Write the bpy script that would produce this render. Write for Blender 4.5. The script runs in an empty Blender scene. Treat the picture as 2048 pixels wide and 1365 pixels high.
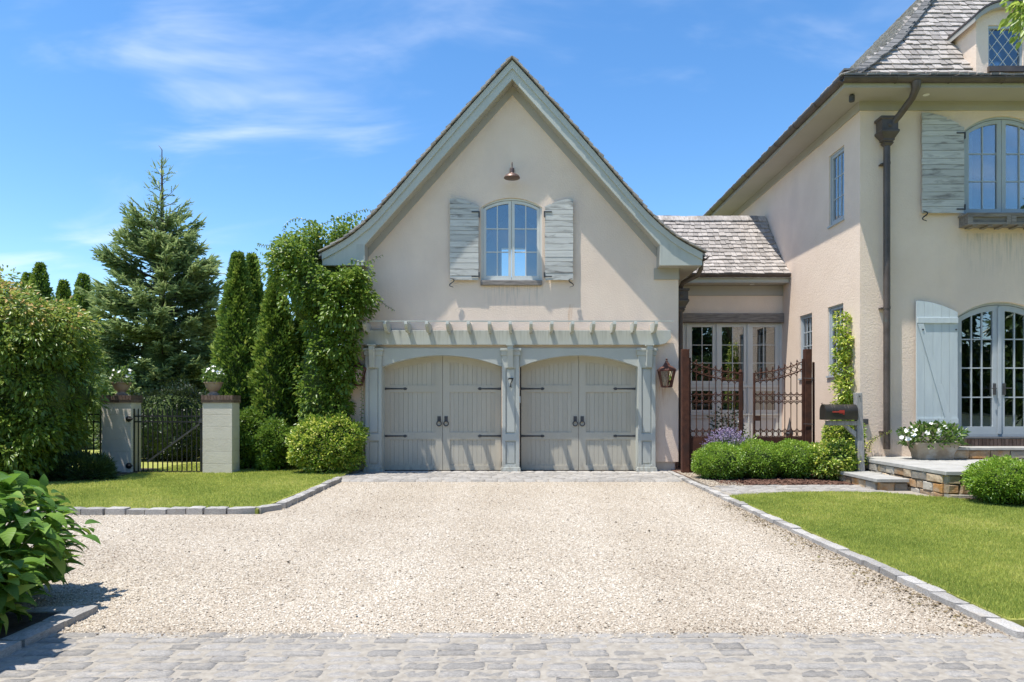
import bpy, math, random
import numpy as np
from mathutils import Vector, Matrix
from mathutils.geometry import tessellate_polygon

# ------------------------------------------------------------------ camera
scene = bpy.context.scene
EYE = 1.41                      # eye height in metres
FPX, VPX, VPY = 1365.0, 1040.0, 808.0   # focal length and vanishing point of the survey (photo is 2048 wide)
cam_data = bpy.data.cameras.new('camera')
cam = bpy.data.objects.new('camera', cam_data)
scene.collection.objects.link(cam)
cam.location = (0, 0, EYE)
cam.rotation_euler = (math.radians(90), 0, 0)
cam_data.sensor_width = 36.0
cam_data.lens = 36.0 * FPX / 2048.0
cam_data.shift_x = -(VPX - 1024.0) / 2048.0
cam_data.shift_y = (VPY - 682.5) / 2048.0
cam_data.clip_end = 2000
scene.camera = cam

# ------------------------------------------------------------------ light
LD = Vector((0.72, 0.405, -2.44)).normalized()      # direction the sunlight travels
SUN_EL = math.asin(-LD.z)
SUN_AZ = math.atan2(-LD.x, -LD.y)                  # clockwise from +Y
sun_data = bpy.data.lights.new('sun', 'SUN')
sun_data.energy = 3.9
sun_data.angle = math.radians(0.5)
sun_data.color = (1.0, 0.95, 0.87)
sun = bpy.data.objects.new('sun', sun_data)
scene.collection.objects.link(sun)
sun.location = (-20, -10, 60)
sun.rotation_euler = LD.to_track_quat('-Z', 'Y').to_euler()

world = bpy.data.worlds.new('World')
scene.world = world
world.use_nodes = True
nt = world.node_tree
nt.nodes.clear()
W_ = lambda t: nt.nodes.new(t)
w_out, w_bg, w_sky = W_('ShaderNodeOutputWorld'), W_('ShaderNodeBackground'), W_('ShaderNodeTexSky')
w_sky.sky_type = 'NISHITA'
w_sky.sun_disc = False
w_sky.sun_elevation = SUN_EL
w_sky.sun_rotation = SUN_AZ
w_sky.altitude = 0
w_sky.air_density = 1.0
w_sky.dust_density = 0.25
w_sky.ozone_density = 2.6
w_bg.inputs['Strength'].default_value = 0.135
# thin cirrus: stretched noise over the sky directions, the same pattern all round
w_tc, w_sep, w_add, w_comb = W_('ShaderNodeTexCoord'), W_('ShaderNodeSeparateXYZ'), W_('ShaderNodeMath'), W_('ShaderNodeCombineXYZ')
w_dx, w_dy = W_('ShaderNodeMath'), W_('ShaderNodeMath')
w_add.operation = 'ADD'; w_add.inputs[1].default_value = 0.30
w_dx.operation = 'DIVIDE'; w_dy.operation = 'DIVIDE'
w_map, w_n1, w_n2, w_mul, w_ramp, w_mix = W_('ShaderNodeMapping'), W_('ShaderNodeTexNoise'), W_('ShaderNodeTexNoise'), W_('ShaderNodeMath'), W_('ShaderNodeValToRGB'), W_('ShaderNodeMix')
L_ = nt.links.new
L_(w_tc.outputs['Generated'], w_sep.inputs[0])
L_(w_sep.outputs['Z'], w_add.inputs[0])
L_(w_sep.outputs['X'], w_dx.inputs[0]); L_(w_add.outputs[0], w_dx.inputs[1])
L_(w_sep.outputs['Y'], w_dy.inputs[0]); L_(w_add.outputs[0], w_dy.inputs[1])
L_(w_dx.outputs[0], w_comb.inputs[0]); L_(w_dy.outputs[0], w_comb.inputs[1])
L_(w_comb.outputs[0], w_map.inputs['Vector'])
w_map.inputs['Rotation'].default_value = (0, 0, math.radians(14))
w_map.inputs['Scale'].default_value = (0.9, 2.0, 1)
w_map.inputs['Location'].default_value = (7.7, 2.3, 0)
w_n1.inputs['Scale'].default_value = 1.2; w_n1.inputs['Detail'].default_value = 3; w_n1.inputs['Distortion'].default_value = 0.6
w_n2.inputs['Scale'].default_value = 2.6; w_n2.inputs['Detail'].default_value = 5; w_n2.inputs['Roughness'].default_value = 0.55; w_n2.inputs['Distortion'].default_value = 0.5
L_(w_map.outputs[0], w_n1.inputs['Vector']); L_(w_map.outputs[0], w_n2.inputs['Vector'])
w_mul.operation = 'MULTIPLY'
L_(w_n1.outputs[0], w_mul.inputs[0]); L_(w_n2.outputs[0], w_mul.inputs[1])
w_ramp.color_ramp.elements[0].position = 0.25; w_ramp.color_ramp.elements[0].color = (0, 0, 0, 1)
w_ramp.color_ramp.elements[1].position = 0.58; w_ramp.color_ramp.elements[1].color = (0.55, 0.55, 0.55, 1)
w_ramp.color_ramp.interpolation = 'EASE'
L_(w_mul.outputs[0], w_ramp.inputs[0])
w_mix.data_type = 'RGBA'
L_(w_ramp.outputs[0], w_mix.inputs[0])
w_hsv = W_('ShaderNodeHueSaturation')
w_hsv.inputs['Saturation'].default_value = 1.24
w_hsv.inputs['Value'].default_value = 1.0
L_(w_sky.outputs[0], w_hsv.inputs['Color'])
L_(w_hsv.outputs[0], w_mix.inputs[6])
w_mix.inputs[7].default_value = (5.2, 5.5, 6.0, 1)
L_(w_mix.outputs[2], w_bg.inputs['Color'])
L_(w_bg.outputs[0], w_out.inputs['Surface'])

scene.view_settings.view_transform = 'Standard'
scene.view_settings.look = 'None'
scene.view_settings.gamma = 1.0
scene.view_settings.use_curve_mapping = False
scene.view_settings.exposure = 0.82
scene.cycles.use_denoising = True
scene.cycles.max_bounces = 10
scene.cycles.transparent_max_bounces = 16

# ------------------------------------------------------------------ helpers
COL = scene.collection
def wx(px, Y): return (px - VPX) / FPX * Y          # survey: photo column at depth Y -> metres
def wz(py, Y): return EYE - (py - VPY) / FPX * Y

def wloc(o): return o.location.copy()     # children are placed in world coordinates (see setpar)
def setpar(o, parent):
    if parent is not None:
        o.parent = parent
        o.matrix_parent_inverse = Matrix.Translation(-wloc(parent))
def tag(o, label=None, cat=None, group=None, kind=None):
    if label: o['label'] = label
    if cat: o['category'] = cat
    if group: o['group'] = group
    if kind: o['kind'] = kind
    return o
def thing(name, label, cat, loc=(0, 0, 0), group=None):
    o = bpy.data.objects.new(name, None)
    o.empty_display_size = 0.2
    o.location = loc
    COL.objects.link(o)
    return tag(o, label, cat, group)
def empty_part(name, parent):
    o = bpy.data.objects.new(name, None); COL.objects.link(o); setpar(o, parent); return o
def copy_tree(root, delta, label=None):
    def rec(o, par):
        c = o.copy(); COL.objects.link(c)
        if par is not None: c.parent = par
        for ch in o.children: rec(ch, c)
        return c
    c = rec(root, None)
    c.location = root.location + Vector(delta)
    if label: c['label'] = label
    return c
def link_mesh(name, me, mat, parent=None, smooth=False):
    o = bpy.data.objects.new(name, me)
    COL.objects.link(o)
    if mat is not None and not me.materials: me.materials.append(mat)
    if smooth:
        me.polygons.foreach_set('use_smooth', np.ones(len(me.polygons), dtype=bool))
    setpar(o, parent)
    return o

def fill(loops):
    """triangles of a polygon with holes, as indices into the concatenated loops"""
    import bmesh
    ar = lambda l: abs(sum(l[i][0]*l[(i+1) % len(l)][1] - l[(i+1) % len(l)][0]*l[i][1] for i in range(len(l)))) / 2
    want = ar(loops[0]) - sum(ar(l) for l in loops[1:])
    flat = [p for l in loops for p in l]
    tris = [tuple(t) for t in tessellate_polygon([[Vector((p[0], p[1], 0)) for p in l] for l in loops])]
    if abs(sum(ar([flat[i] for i in t]) for t in tris) - want) > 1e-3 * want:
        bm = bmesh.new(); vs = [bm.verts.new((p[0], p[1], 0)) for p in flat]; b = 0; es = []
        for l in loops:
            es += [bm.edges.new((vs[b+i], vs[b+(i+1) % len(l)])) for i in range(len(l))]; b += len(l)
        bm.verts.index_update()
        bmesh.ops.triangle_fill(bm, use_beauty=True, use_dissolve=False, edges=es)
        tris = [tuple(v.index for v in f.verts) for f in bm.faces]
        if abs(sum(ar([flat[i] for i in t]) for t in tris) - want) > 1e-3 * want: print('FILL', want, sum(ar([flat[i] for i in t]) for t in tris))
        bm.free()
    return tris

class MB:
    """collects faces; build() links them as one mesh object"""
    def __init__(s, xf=None): s.v = []; s.f = []; s.xf = xf
    def add(s, vs, fs):
        b = len(s.v); s.v.extend(vs); s.f.extend([tuple(i + b for i in f) for f in fs]); return s
    def box(s, x0, x1, y0, y1, z0, z1):
        return s.add([(x0,y0,z0),(x1,y0,z0),(x1,y1,z0),(x0,y1,z0),(x0,y0,z1),(x1,y0,z1),(x1,y1,z1),(x0,y1,z1)],
                     [(0,3,2,1),(4,5,6,7),(0,1,5,4),(1,2,6,5),(2,3,7,6),(3,0,4,7)])
    def prism(s, pts, a0, a1, axis='y'):
        m = {'y': lambda p, a: (p[0], a, p[1]), 'x': lambda p, a: (a, p[0], p[1]), 'z': lambda p, a: (p[0], p[1], a)}[axis]
        n = len(pts)
        return s.add([m(p, a0) for p in pts] + [m(p, a1) for p in pts],
                     [tuple(range(n)), tuple(range(2*n-1, n-1, -1))] + [(i, i+n, (i+1) % n + n, (i+1) % n) for i in range(n)])
    def holed(s, outer, holes, a0, a1, axis='y'):
        m = {'y': lambda p, a: (p[0], a, p[1]), 'x': lambda p, a: (a, p[0], p[1]), 'z': lambda p, a: (p[0], p[1], a)}[axis]
        loops = [outer] + holes
        flat = [p for l in loops for p in l]; n = len(flat)
        tris = fill(loops)
        fs = [tuple(t) for t in tris] + [tuple(i + n for i in reversed(t)) for t in tris]
        b = 0
        for l in loops:
            k = len(l)
            fs += [(b+i, b+i+n, b+(i+1) % k+n, b+(i+1) % k) for i in range(k)]
            b += k
        return s.add([m(p, a0) for p in flat] + [m(p, a1) for p in flat], fs)
    def tube(s, pts, r, n=8, caps=True, closed=False):
        pts = [Vector(p) for p in pts]; k = len(pts)
        rs = r if isinstance(r, (list, tuple)) else [r] * k
        vs, up = [], None
        for i, p in enumerate(pts):
            if closed: t = (pts[(i+1) % k] - pts[i-1])
            else: t = (pts[min(i+1, k-1)] - pts[max(i-1, 0)])
            t.normalize()
            if up is None:
                up = Vector((0, 0, 1)) if abs(t.z) < 0.9 else Vector((1, 0, 0))
            a = t.cross(up)
            if a.length < 1e-5: a = t.cross(Vector((0, 1, 0)))
            a.normalize(); b = a.cross(t).normalized(); up = b
            for j in range(n):
                q = 2*math.pi*j/n
                vs.append(tuple(p + (a*math.cos(q) + b*math.sin(q)) * rs[i]))
        fs = []
        for i in range(k if closed else k-1):
            for j in range(n):
                i2 = (i+1) % k
                fs.append((i*n+j, i*n+(j+1) % n, i2*n+(j+1) % n, i2*n+j))
        if caps and not closed:
            fs += [tuple(range(n-1, -1, -1)), tuple(range((k-1)*n, k*n))]
        return s.add(vs, fs)
    def lathe(s, prof, c, n=20, sq=None):
        vs = []
        for r, z in prof:
            for j in range(n):
                q = 2*math.pi*j/n
                vs.append((c[0] + r*math.cos(q), c[1] + r*math.sin(q) * (sq or 1), c[2] + z))
        fs = [(i*n+j, i*n+(j+1) % n, (i+1)*n+(j+1) % n, (i+1)*n+j) for i in range(len(prof)-1) for j in range(n)]
        fs += [tuple(range(n-1, -1, -1)), tuple(range((len(prof)-1)*n, len(prof)*n))]
        return s.add(vs, fs)
    def build(s, name, mat, parent=None, smooth=False, bevel=0.0):
        import bmesh
        me = bpy.data.meshes.new(name)
        vs = [s.xf(*p) for p in s.v] if s.xf else s.v
        me.from_pydata([tuple(v) for v in vs], [], s.f)
        bm = bmesh.new(); bm.from_mesh(me)
        bmesh.ops.recalc_face_normals(bm, faces=bm.faces[:])
        bm.to_mesh(me); bm.free()
        if smooth == 'auto':
            me.polygons.foreach_set('use_smooth', np.ones(len(me.polygons), dtype=bool))
            try: me.set_sharp_from_angle(angle=math.radians(35))
            except Exception: pass
        o = link_mesh(name, me, mat, parent, smooth is True)
        if bevel:
            m = o.modifiers.new('bevel', 'BEVEL'); m.width = bevel; m.segments = 2; m.limit_method = 'ANGLE'; m.angle_limit = math.radians(40)
        return o

def np_mesh(name, V, T, rnd=None):
    """triangle mesh from numpy arrays, optional per-vertex attribute rnd"""
    me = bpy.data.meshes.new(name)
    V = np.ascontiguousarray(V, dtype=np.float32); T = np.ascontiguousarray(T, dtype=np.int32)
    me.vertices.add(len(V)); me.vertices.foreach_set('co', V.ravel())
    me.loops.add(T.size); me.loops.foreach_set('vertex_index', T.ravel())
    me.polygons.add(len(T))
    me.polygons.foreach_set('loop_start', np.arange(0, T.size, 3, dtype=np.int32))
    if rnd is not None:
        a = me.attributes.new('rnd', 'FLOAT', 'POINT'); a.data.foreach_set('value', np.ascontiguousarray(rnd, dtype=np.float32))
    me.update(calc_edges=True)
    return me

# ------------------------------------------------------------------ materials
def ramp(t, stops, fac):
    r = t.nodes.new('ShaderNodeValToRGB'); e = r.color_ramp.elements
    while len(e) < len(stops): e.new(0.5)
    for i, (p, c) in enumerate(stops):
        e[i].position = p; e[i].color = (*c, 1)
    t.links.new(fac, r.inputs[0]); return r.outputs[0]
def M(name, c1, c2=None, ns=6.0, nd=5, lo=0.35, hi=0.65, rough=0.85, bump=0.0, bs=60.0, bd=0.01, stretch=(1, 1, 1), metal=0.0, rnd=0.0,
      spec=0.3, c3=None, ns3=2.0, lo3=0.55, hi3=0.7, stretch3=None, bstretch=None, rough_noise=True):
    """Principled material: colour c1..c2 by noise, patches of c3, per-object value variation rnd, noise bump"""
    m = bpy.data.materials.new(name); m.use_nodes = True; t = m.node_tree; N = t.nodes.new; L = t.links.new
    b = t.nodes['Principled BSDF']
    tc = N('ShaderNodeTexCoord'); vec = tc.outputs['Object']
    if rnd:
        oi = N('ShaderNodeObjectInfo'); mu = N('ShaderNodeMath'); mu.operation = 'MULTIPLY'; mu.inputs[1].default_value = 37.0
        L(oi.outputs['Random'], mu.inputs[0]); va = N('ShaderNodeVectorMath'); va.operation = 'ADD'
        L(vec, va.inputs[0]); L(mu.outputs[0], va.inputs[1]); vec = va.outputs[0]
    def noise(scale, det, st, dist=0.0):
        mp = N('ShaderNodeMapping'); mp.inputs['Scale'].default_value = st; L(vec, mp.inputs['Vector'])
        n = N('ShaderNodeTexNoise'); n.inputs['Scale'].default_value = scale; n.inputs['Detail'].default_value = det
        n.inputs['Roughness'].default_value = 0.6; n.inputs['Distortion'].default_value = dist
        L(mp.outputs[0], n.inputs['Vector']); return n.outputs[0]
    c2 = c2 or c1
    n1 = noise(ns, nd, stretch)
    col = ramp(t, [(lo, c1), (hi, c2)], n1)
    if c3:
        n3 = noise(ns3, 6, stretch3 or stretch, 0.4)
        f3 = ramp(t, [(lo3, (0, 0, 0)), (hi3, (1, 1, 1))], n3)
        mx = N('ShaderNodeMix'); mx.data_type = 'RGBA'; L(f3, mx.inputs[0]); L(col, mx.inputs[6]); mx.inputs[7].default_value = (*c3, 1); col = mx.outputs[2]
    if rnd:
        hs = N('ShaderNodeHueSaturation'); mr = N('ShaderNodeMapRange')
        mr.inputs[3].default_value = 1 - rnd; mr.inputs[4].default_value = 1 + rnd
        L(oi.outputs['Random'], mr.inputs[0]); L(mr.outputs[0], hs.inputs['Value']); L(col, hs.inputs['Color']); col = hs.outputs[0]
    L(col, b.inputs['Base Color'])
    b.inputs['Metallic'].default_value = metal
    b.inputs['Specular IOR Level'].default_value = spec
    if rough_noise:
        mr2 = N('ShaderNodeMapRange'); mr2.inputs[3].default_value = max(0.05, rough-0.1); mr2.inputs[4].default_value = min(1, rough+0.1)
        L(n1, mr2.inputs[0]); L(mr2.outputs[0], b.inputs['Roughness'])
    else: b.inputs['Roughness'].default_value = rough
    if bump:
        bp = N('ShaderNodeBump'); bp.inputs['Strength'].default_value = bump; bp.inputs['Distance'].default_value = bd
        L(noise(bs, 6, bstretch or stretch), bp.inputs['Height']); L(bp.outputs[0], b.inputs['Normal'])
    return m
def leafmat(name, stops, transl=0.3, rough=0.38, spec=0.55, gain=1.5):
    m = bpy.data.materials.new(name); m.use_nodes = True; t = m.node_tree; N = t.nodes.new; L = t.links.new
    b = t.nodes['Principled BSDF']; out = t.nodes['Material Output']
    at = N('ShaderNodeAttribute'); at.attribute_name = 'rnd'
    col = ramp(t, [(p, tuple(min(.75, x*gain) for x in c)) for p, c in stops], at.outputs['Fac'])
    L(col, b.inputs['Base Color']); b.inputs['Roughness'].default_value = rough; b.inputs['Specular IOR Level'].default_value = spec
    tr = N('ShaderNodeBsdfTranslucent'); hs = N('ShaderNodeHueSaturation'); hs.inputs['Value'].default_value = 1.6; hs.inputs['Saturation'].default_value = 0.95
    hs.inputs['Hue'].default_value = 0.485
    L(col, hs.inputs['Color']); L(hs.outputs[0], tr.inputs['Color'])
    mx = N('ShaderNodeMixShader'); mx.inputs[0].default_value = transl
    L(b.outputs[0], mx.inputs[1]); L(tr.outputs[0], mx.inputs[2]); L(mx.outputs[0], out.inputs['Surface'])
    return m
def glassmat(name, tint=(0.75, 0.8, 0.8), refl=0.10):
    m = bpy.data.materials.new(name); m.use_nodes = True; t = m.node_tree; N = t.nodes.new; L = t.links.new
    t.nodes.remove(t.nodes['Principled BSDF']); out = t.nodes['Material Output']
    tr = N('ShaderNodeBsdfTransparent'); tr.inputs[0].default_value = (*tint, 1)
    gl = N('ShaderNodeBsdfGlossy'); gl.inputs['Roughness'].default_value = 0.008; gl.inputs['Color'].default_value = (0.95, 0.97, 1, 1)
    fr = N('ShaderNodeFresnel'); fr.inputs[0].default_value = 1.52
    ad = N('ShaderNodeMath'); ad.operation = 'MULTIPLY_ADD'; ad.inputs[1].default_value = 1.8; ad.inputs[2].default_value = refl; ad.use_clamp = True
    nz = N('ShaderNodeTexNoise'); nz.inputs['Scale'].default_value = 1.3; tc = N('ShaderNodeTexCoord'); L(tc.outputs['Object'], nz.inputs['Vector'])
    bp = N('ShaderNodeBump'); bp.inputs['Strength'].default_value = 0.04; bp.inputs['Distance'].default_value = 0.05; L(nz.outputs[0], bp.inputs['Height']); L(bp.outputs[0], gl.inputs['Normal'])
    L(fr.outputs[0], ad.inputs[0]); mx = N('ShaderNodeMixShader')
    L(ad.outputs[0], mx.inputs[0]); L(tr.outputs[0], mx.inputs[1]); L(gl.outputs[0], mx.inputs[2]); L(mx.outputs[0], out.inputs['Surface'])
    return m

stucco = M('stucco', (0.785, 0.632, 0.505), (0.835, 0.682, 0.55), ns=1.3, rough=0.95, bump=0.6, bs=34, bd=0.013, spec=0.1, c3=(0.70, 0.575, 0.48), ns3=0.6, lo3=0.5, hi3=0.8, stretch3=(1, 1, 0.35))
def stain(m, boxes, col, stretch=(9, 9, 0.7)):
    """run-down stains with their own outline on a wall material: boxes are (x0, x1, z_top, z_end)"""
    t = m.node_tree; N = t.nodes.new; L = t.links.new; b = t.nodes['Principled BSDF']
    src = b.inputs['Base Color'].links[0].from_socket
    tc = N('ShaderNodeTexCoord'); sp = N('ShaderNodeSeparateXYZ'); L(tc.outputs['Object'], sp.inputs[0])
    mp = N('ShaderNodeMapping'); mp.inputs['Scale'].default_value = stretch; L(tc.outputs['Object'], mp.inputs[0])
    nz = N('ShaderNodeTexNoise'); nz.inputs['Scale'].default_value = 3.0; nz.inputs['Detail'].default_value = 4; L(mp.outputs[0], nz.inputs[0])
    nr = ramp(t, [(.45, (0, 0, 0)), (.68, (1, 1, 1))], nz.outputs[0])
    tot = None
    def rng_(s, a0, a1, b0, b1):
        q = N('ShaderNodeMapRange'); q.clamp = True
        for k, v in zip((1, 2, 3, 4), (a0, a1, b0, b1)): q.inputs[k].default_value = v
        L(s, q.inputs[0]); return q.outputs[0]
    def mul(a, c):
        q = N('ShaderNodeMath'); q.operation = 'MULTIPLY'; L(a, q.inputs[0]); L(c, q.inputs[1]); return q.outputs[0]
    for x0, x1, zt, ze in boxes:
        w = (x1 - x0) * .2
        k = mul(mul(rng_(sp.outputs['X'], x0, x0 + w, 0, 1), rng_(sp.outputs['X'], x1 - w, x1, 1, 0)), mul(rng_(sp.outputs['Z'], ze, zt, 0, 1), rng_(sp.outputs['Z'], zt, zt + .01, 1, 0) if ze < zt else rng_(sp.outputs['Z'], -9, -8, 0, 1)))
        if tot is None: tot = k
        else:
            q = N('ShaderNodeMath'); q.operation = 'MAXIMUM'; L(tot, q.inputs[0]); L(k, q.inputs[1]); tot = q.outputs[0]
    f = mul(tot, nr)
    mx = N('ShaderNodeMix'); mx.data_type = 'RGBA'; L(f, mx.inputs[0]); L(src, mx.inputs[6]); mx.inputs[7].default_value = (*col, 1); L(mx.outputs[2], b.inputs['Base Color'])
stain(stucco, [(2.83, 3.09, 1.755, 1.30), (.95, 1.12, 3.45, 2.95)], (0.50, 0.25, 0.09))
stain(stucco, [(-.85, .60, 4.0, 3.2), (8.0, 10.2, 4.55, 3.7), (6.28, 7.9, .75, .44)], (0.50, 0.44, 0.37))
foundation = M('foundation_concrete', (0.50, 0.45, 0.38), (0.60, 0.54, 0.46), ns=4, rough=0.95, bump=0.4, bs=30)
trim = M('grey_green_trim', (0.45, 0.465, 0.42), (0.48, 0.495, 0.45), ns=2, rough=0.6, bump=0.05, bs=80, spec=0.35)
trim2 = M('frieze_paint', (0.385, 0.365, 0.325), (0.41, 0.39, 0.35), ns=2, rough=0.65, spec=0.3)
doorpaint = M('door_paint', (0.475, 0.44, 0.355), (0.505, 0.47, 0.385), ns=1.5, rough=0.55, bump=0.06, bs=30, stretch=(3, 3, 0.4), rnd=0.03, spec=0.35)
stain(doorpaint, [(-4, 4, .02, .32)], (.36, .32, .255), (5, 5, 2.2))
stain(trim, [(-4, 4, .02, .40)], (.30, .27, .21), (6, 6, 2.5))
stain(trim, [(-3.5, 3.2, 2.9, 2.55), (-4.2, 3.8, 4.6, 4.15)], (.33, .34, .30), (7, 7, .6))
winpaint = M('window_paint', (0.60, 0.61, 0.57), (0.64, 0.65, 0.61), ns=3, rough=0.5)
bluepaint = M('blue_grey_window_paint', (0.40, 0.44, 0.46), (0.44, 0.48, 0.50), ns=3, rough=0.5)
shutwood = M('weathered_shutter_paint', (0.58, 0.575, 0.535), (0.48, 0.48, 0.45), ns=5, stretch=(0.5, 1, 7), rough=0.85, rnd=0.10, bump=0.5, bs=14, bd=0.004, bstretch=(0.6, 1, 9),
             c3=(0.20, 0.19, 0.175), ns3=2.6, lo3=0.52, hi3=0.70, stretch3=(0.8, 1, 4.5))
shutpaint = M('pale_blue_shutter_paint', (0.47, 0.53, 0.55), (0.52, 0.58, 0.59), ns=3, stretch=(5, 1, 0.6), rough=0.7, rnd=0.05, bump=0.15, bs=20, bstretch=(6, 1, 0.6))
oldwood = M('grey_old_timber', (0.16, 0.14, 0.125), (0.30, 0.27, 0.24), ns=6, stretch=(0.7, 5, 7), rough=0.9, bump=0.6, bs=18, bstretch=(0.6, 6, 8), rnd=0.12)
postwood = M('silver_grey_post_timber', (0.25, 0.24, 0.23), (0.40, 0.39, 0.37), ns=6, stretch=(7, 7, 0.7), rough=0.9, bump=0.6, bs=18, bstretch=(8, 8, 0.6), rnd=0.1)
shinglem = M('weathered_cedar', (0.275, 0.245, 0.22), (0.465, 0.43, 0.40), ns=7, stretch=(3, 0.8, 1), rough=0.9, rnd=0.24, bump=0.5, bs=20, bd=0.006, bstretch=(7, 0.7, 1), c3=(0.33, 0.25, 0.19), ns3=1.3, lo3=0.6, hi3=0.75, spec=0.15)
shinglew = M('weathered_cedar_courses', (0.22, 0.20, 0.185), (0.47, 0.445, 0.425), ns=9, lo=0.3, hi=0.7, rough=0.9, bump=0.5, bs=40, bd=0.006, c3=(0.33, 0.25, 0.19), ns3=0.8, lo3=0.6, hi3=0.75, spec=0.15)
hipm = M('dark_grey_hip_cedar', (0.13, 0.125, 0.12), (0.21, 0.205, 0.20), ns=7, rough=0.9, rnd=0.2, bump=0.5, bs=20, bd=0.006)
copper = M('brown_copper', (0.085, 0.068, 0.060), (0.125, 0.102, 0.09), ns=4, rough=0.5, metal=0.35, bump=0.05, bs=30, spec=0.4, c3=(0.10, 0.115, 0.105), ns3=3, lo3=0.6, hi3=0.75)
lampmetal = M('bronze_lamp_metal', (0.13, 0.085, 0.07), (0.20, 0.14, 0.12), ns=8, rough=0.45, metal=0.5)
rust = M('rusty_iron', (0.05, 0.02, 0.013), (0.095, 0.037, 0.022), ns=9, rough=0.9, bump=0.4, bs=50, bd=0.004, c3=(0.045, 0.025, 0.02), ns3=3)
blackiron = M('black_painted_iron', (0.018, 0.019, 0.02), (0.03, 0.031, 0.033), ns=9, rough=0.45, spec=0.4)
greyiron = M('dark_grey_ironmongery', (0.06, 0.062, 0.065), (0.10, 0.10, 0.105), ns=9, rough=0.6, metal=0.3)
blackgap = M('black_rubber_seal', (0.012, 0.012, 0.013), rough=0.8)
brickm = M('brown_brick', (0.13, 0.085, 0.066), (0.21, 0.145, 0.115), ns=9, rough=0.9, rnd=0.22, bump=0.5, bs=45, bd=0.004)
mortar = M('mortar', (0.40, 0.37, 0.33), (0.50, 0.46, 0.41), ns=12, rough=0.95, bump=0.4, bs=70)
graniteA = M('granite_block', (0.275, 0.26, 0.24), (0.44, 0.42, 0.39), ns=16, rough=0.85, rnd=0.22, bump=0.9, bs=28, bd=0.006, c3=(0.36, 0.32, 0.27), ns3=2.5, lo3=0.55, hi3=0.72)
graniteB = M('granite_cobble', (0.235, 0.22, 0.20), (0.395, 0.37, 0.337), ns=13, lo=0.32, hi=0.68, rough=0.8, rnd=0.22, bump=1.0, bs=26, bd=0.007, c3=(0.43, 0.385, 0.325), ns3=2.4, lo3=0.53, hi3=0.70)
sandjoint = M('sand_joint', (0.265, 0.235, 0.195), (0.37, 0.335, 0.28), ns=20, rough=0.95, bump=0.7, bs=90, bd=0.004)
bluestone = M('bluestone_slab', (0.34, 0.33, 0.305), (0.44, 0.43, 0.40), ns=5, rough=0.8, rnd=0.10, bump=0.3, bs=25)
fieldstone = M('warm_field_stone', (0.30, 0.21, 0.13), (0.46, 0.37, 0.26), ns=6, rough=0.9, rnd=0.35, bump=0.9, bs=18, bd=0.015, c3=(0.46, 0.23, 0.075), ns3=2.2, lo3=0.52, hi3=0.66)
fieldstone2 = M('grey_field_stone', (0.26, 0.24, 0.21), (0.40, 0.37, 0.31), ns=6, rough=0.9, rnd=0.25, bump=0.9, bs=18, bd=0.015, c3=(0.40, 0.30, 0.17), ns3=2.5)
terracotta = M('weathered_stone_planter', (0.25, 0.20, 0.145), (0.36, 0.31, 0.24), ns=6, rough=0.9, bump=0.4, bs=25, c3=(0.40, 0.38, 0.34), ns3=3)
urnstone = M('pinkish_urn_clay', (0.30, 0.215, 0.165), (0.38, 0.29, 0.23), ns=7, rough=0.9, bump=0.3, bs=30)
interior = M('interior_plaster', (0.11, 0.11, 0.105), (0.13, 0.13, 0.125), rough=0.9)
curtain = M('curtain_linen', (0.55, 0.57, 0.60), (0.62, 0.64, 0.66), ns=4, stretch=(8, 1, 0.4), rough=0.9)
bark = M('bark', (0.07, 0.055, 0.042), (0.14, 0.115, 0.09), ns=10, stretch=(3, 3, 0.6), rough=0.95, bump=0.8, bs=22, bd=0.02)
glass = glassmat('window_glass')
mailm = M('dark_bronze_mailbox_metal', (0.045, 0.040, 0.032), (0.065, 0.057, 0.046), ns=5, rough=0.38, metal=0.5, spec=0.5)
redm = M('red_enamel', (0.42, 0.045, 0.03), (0.36, 0.05, 0.035), ns=6, rough=0.45)
whitem = M('white_enamel', (0.75, 0.75, 0.72), rough=0.4)
# ================================================================== ground
def sheet(name, poly, z, mat, kind='structure'):
    o = MB().prism([(p[0], p[1]) for p in poly], z, z - 0.25, 'z').build(name, mat)
    o['kind'] = kind
    return o
soil = M('dark_soil', (0.045, 0.033, 0.025), (0.085, 0.065, 0.05), ns=14, rough=0.95, bump=0.8, bs=40, bd=0.02)
mulchm = M('mulch', (0.11, 0.06, 0.042), (0.21, 0.13, 0.095), ns=30, rough=0.95, bump=1.0, bs=70, bd=0.02)
lawnm = M('lawn_turf', (0.27, 0.30, 0.06), (0.36, 0.37, 0.09), ns=3, rough=0.95, bump=0.8, bs=120, bd=0.02, c3=(0.37, 0.34, 0.12), ns3=0.9, lo3=0.5, hi3=0.75)
gravelm = M('gravel_bed', (0.25, 0.205, 0.15), (0.44, 0.375, 0.295), ns=55, nd=3, lo=0.36, hi=0.56, rough=0.9, bump=1.0, bs=45, bd=0.012, c3=(0.34, 0.285, 0.22), ns3=0.7, lo3=0.5, hi3=0.8, spec=0.15)

g = MB().box(-400, 400, -200, 600, -0.5, -0.06).build('ground', lawnm); g['kind'] = 'structure'
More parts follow.
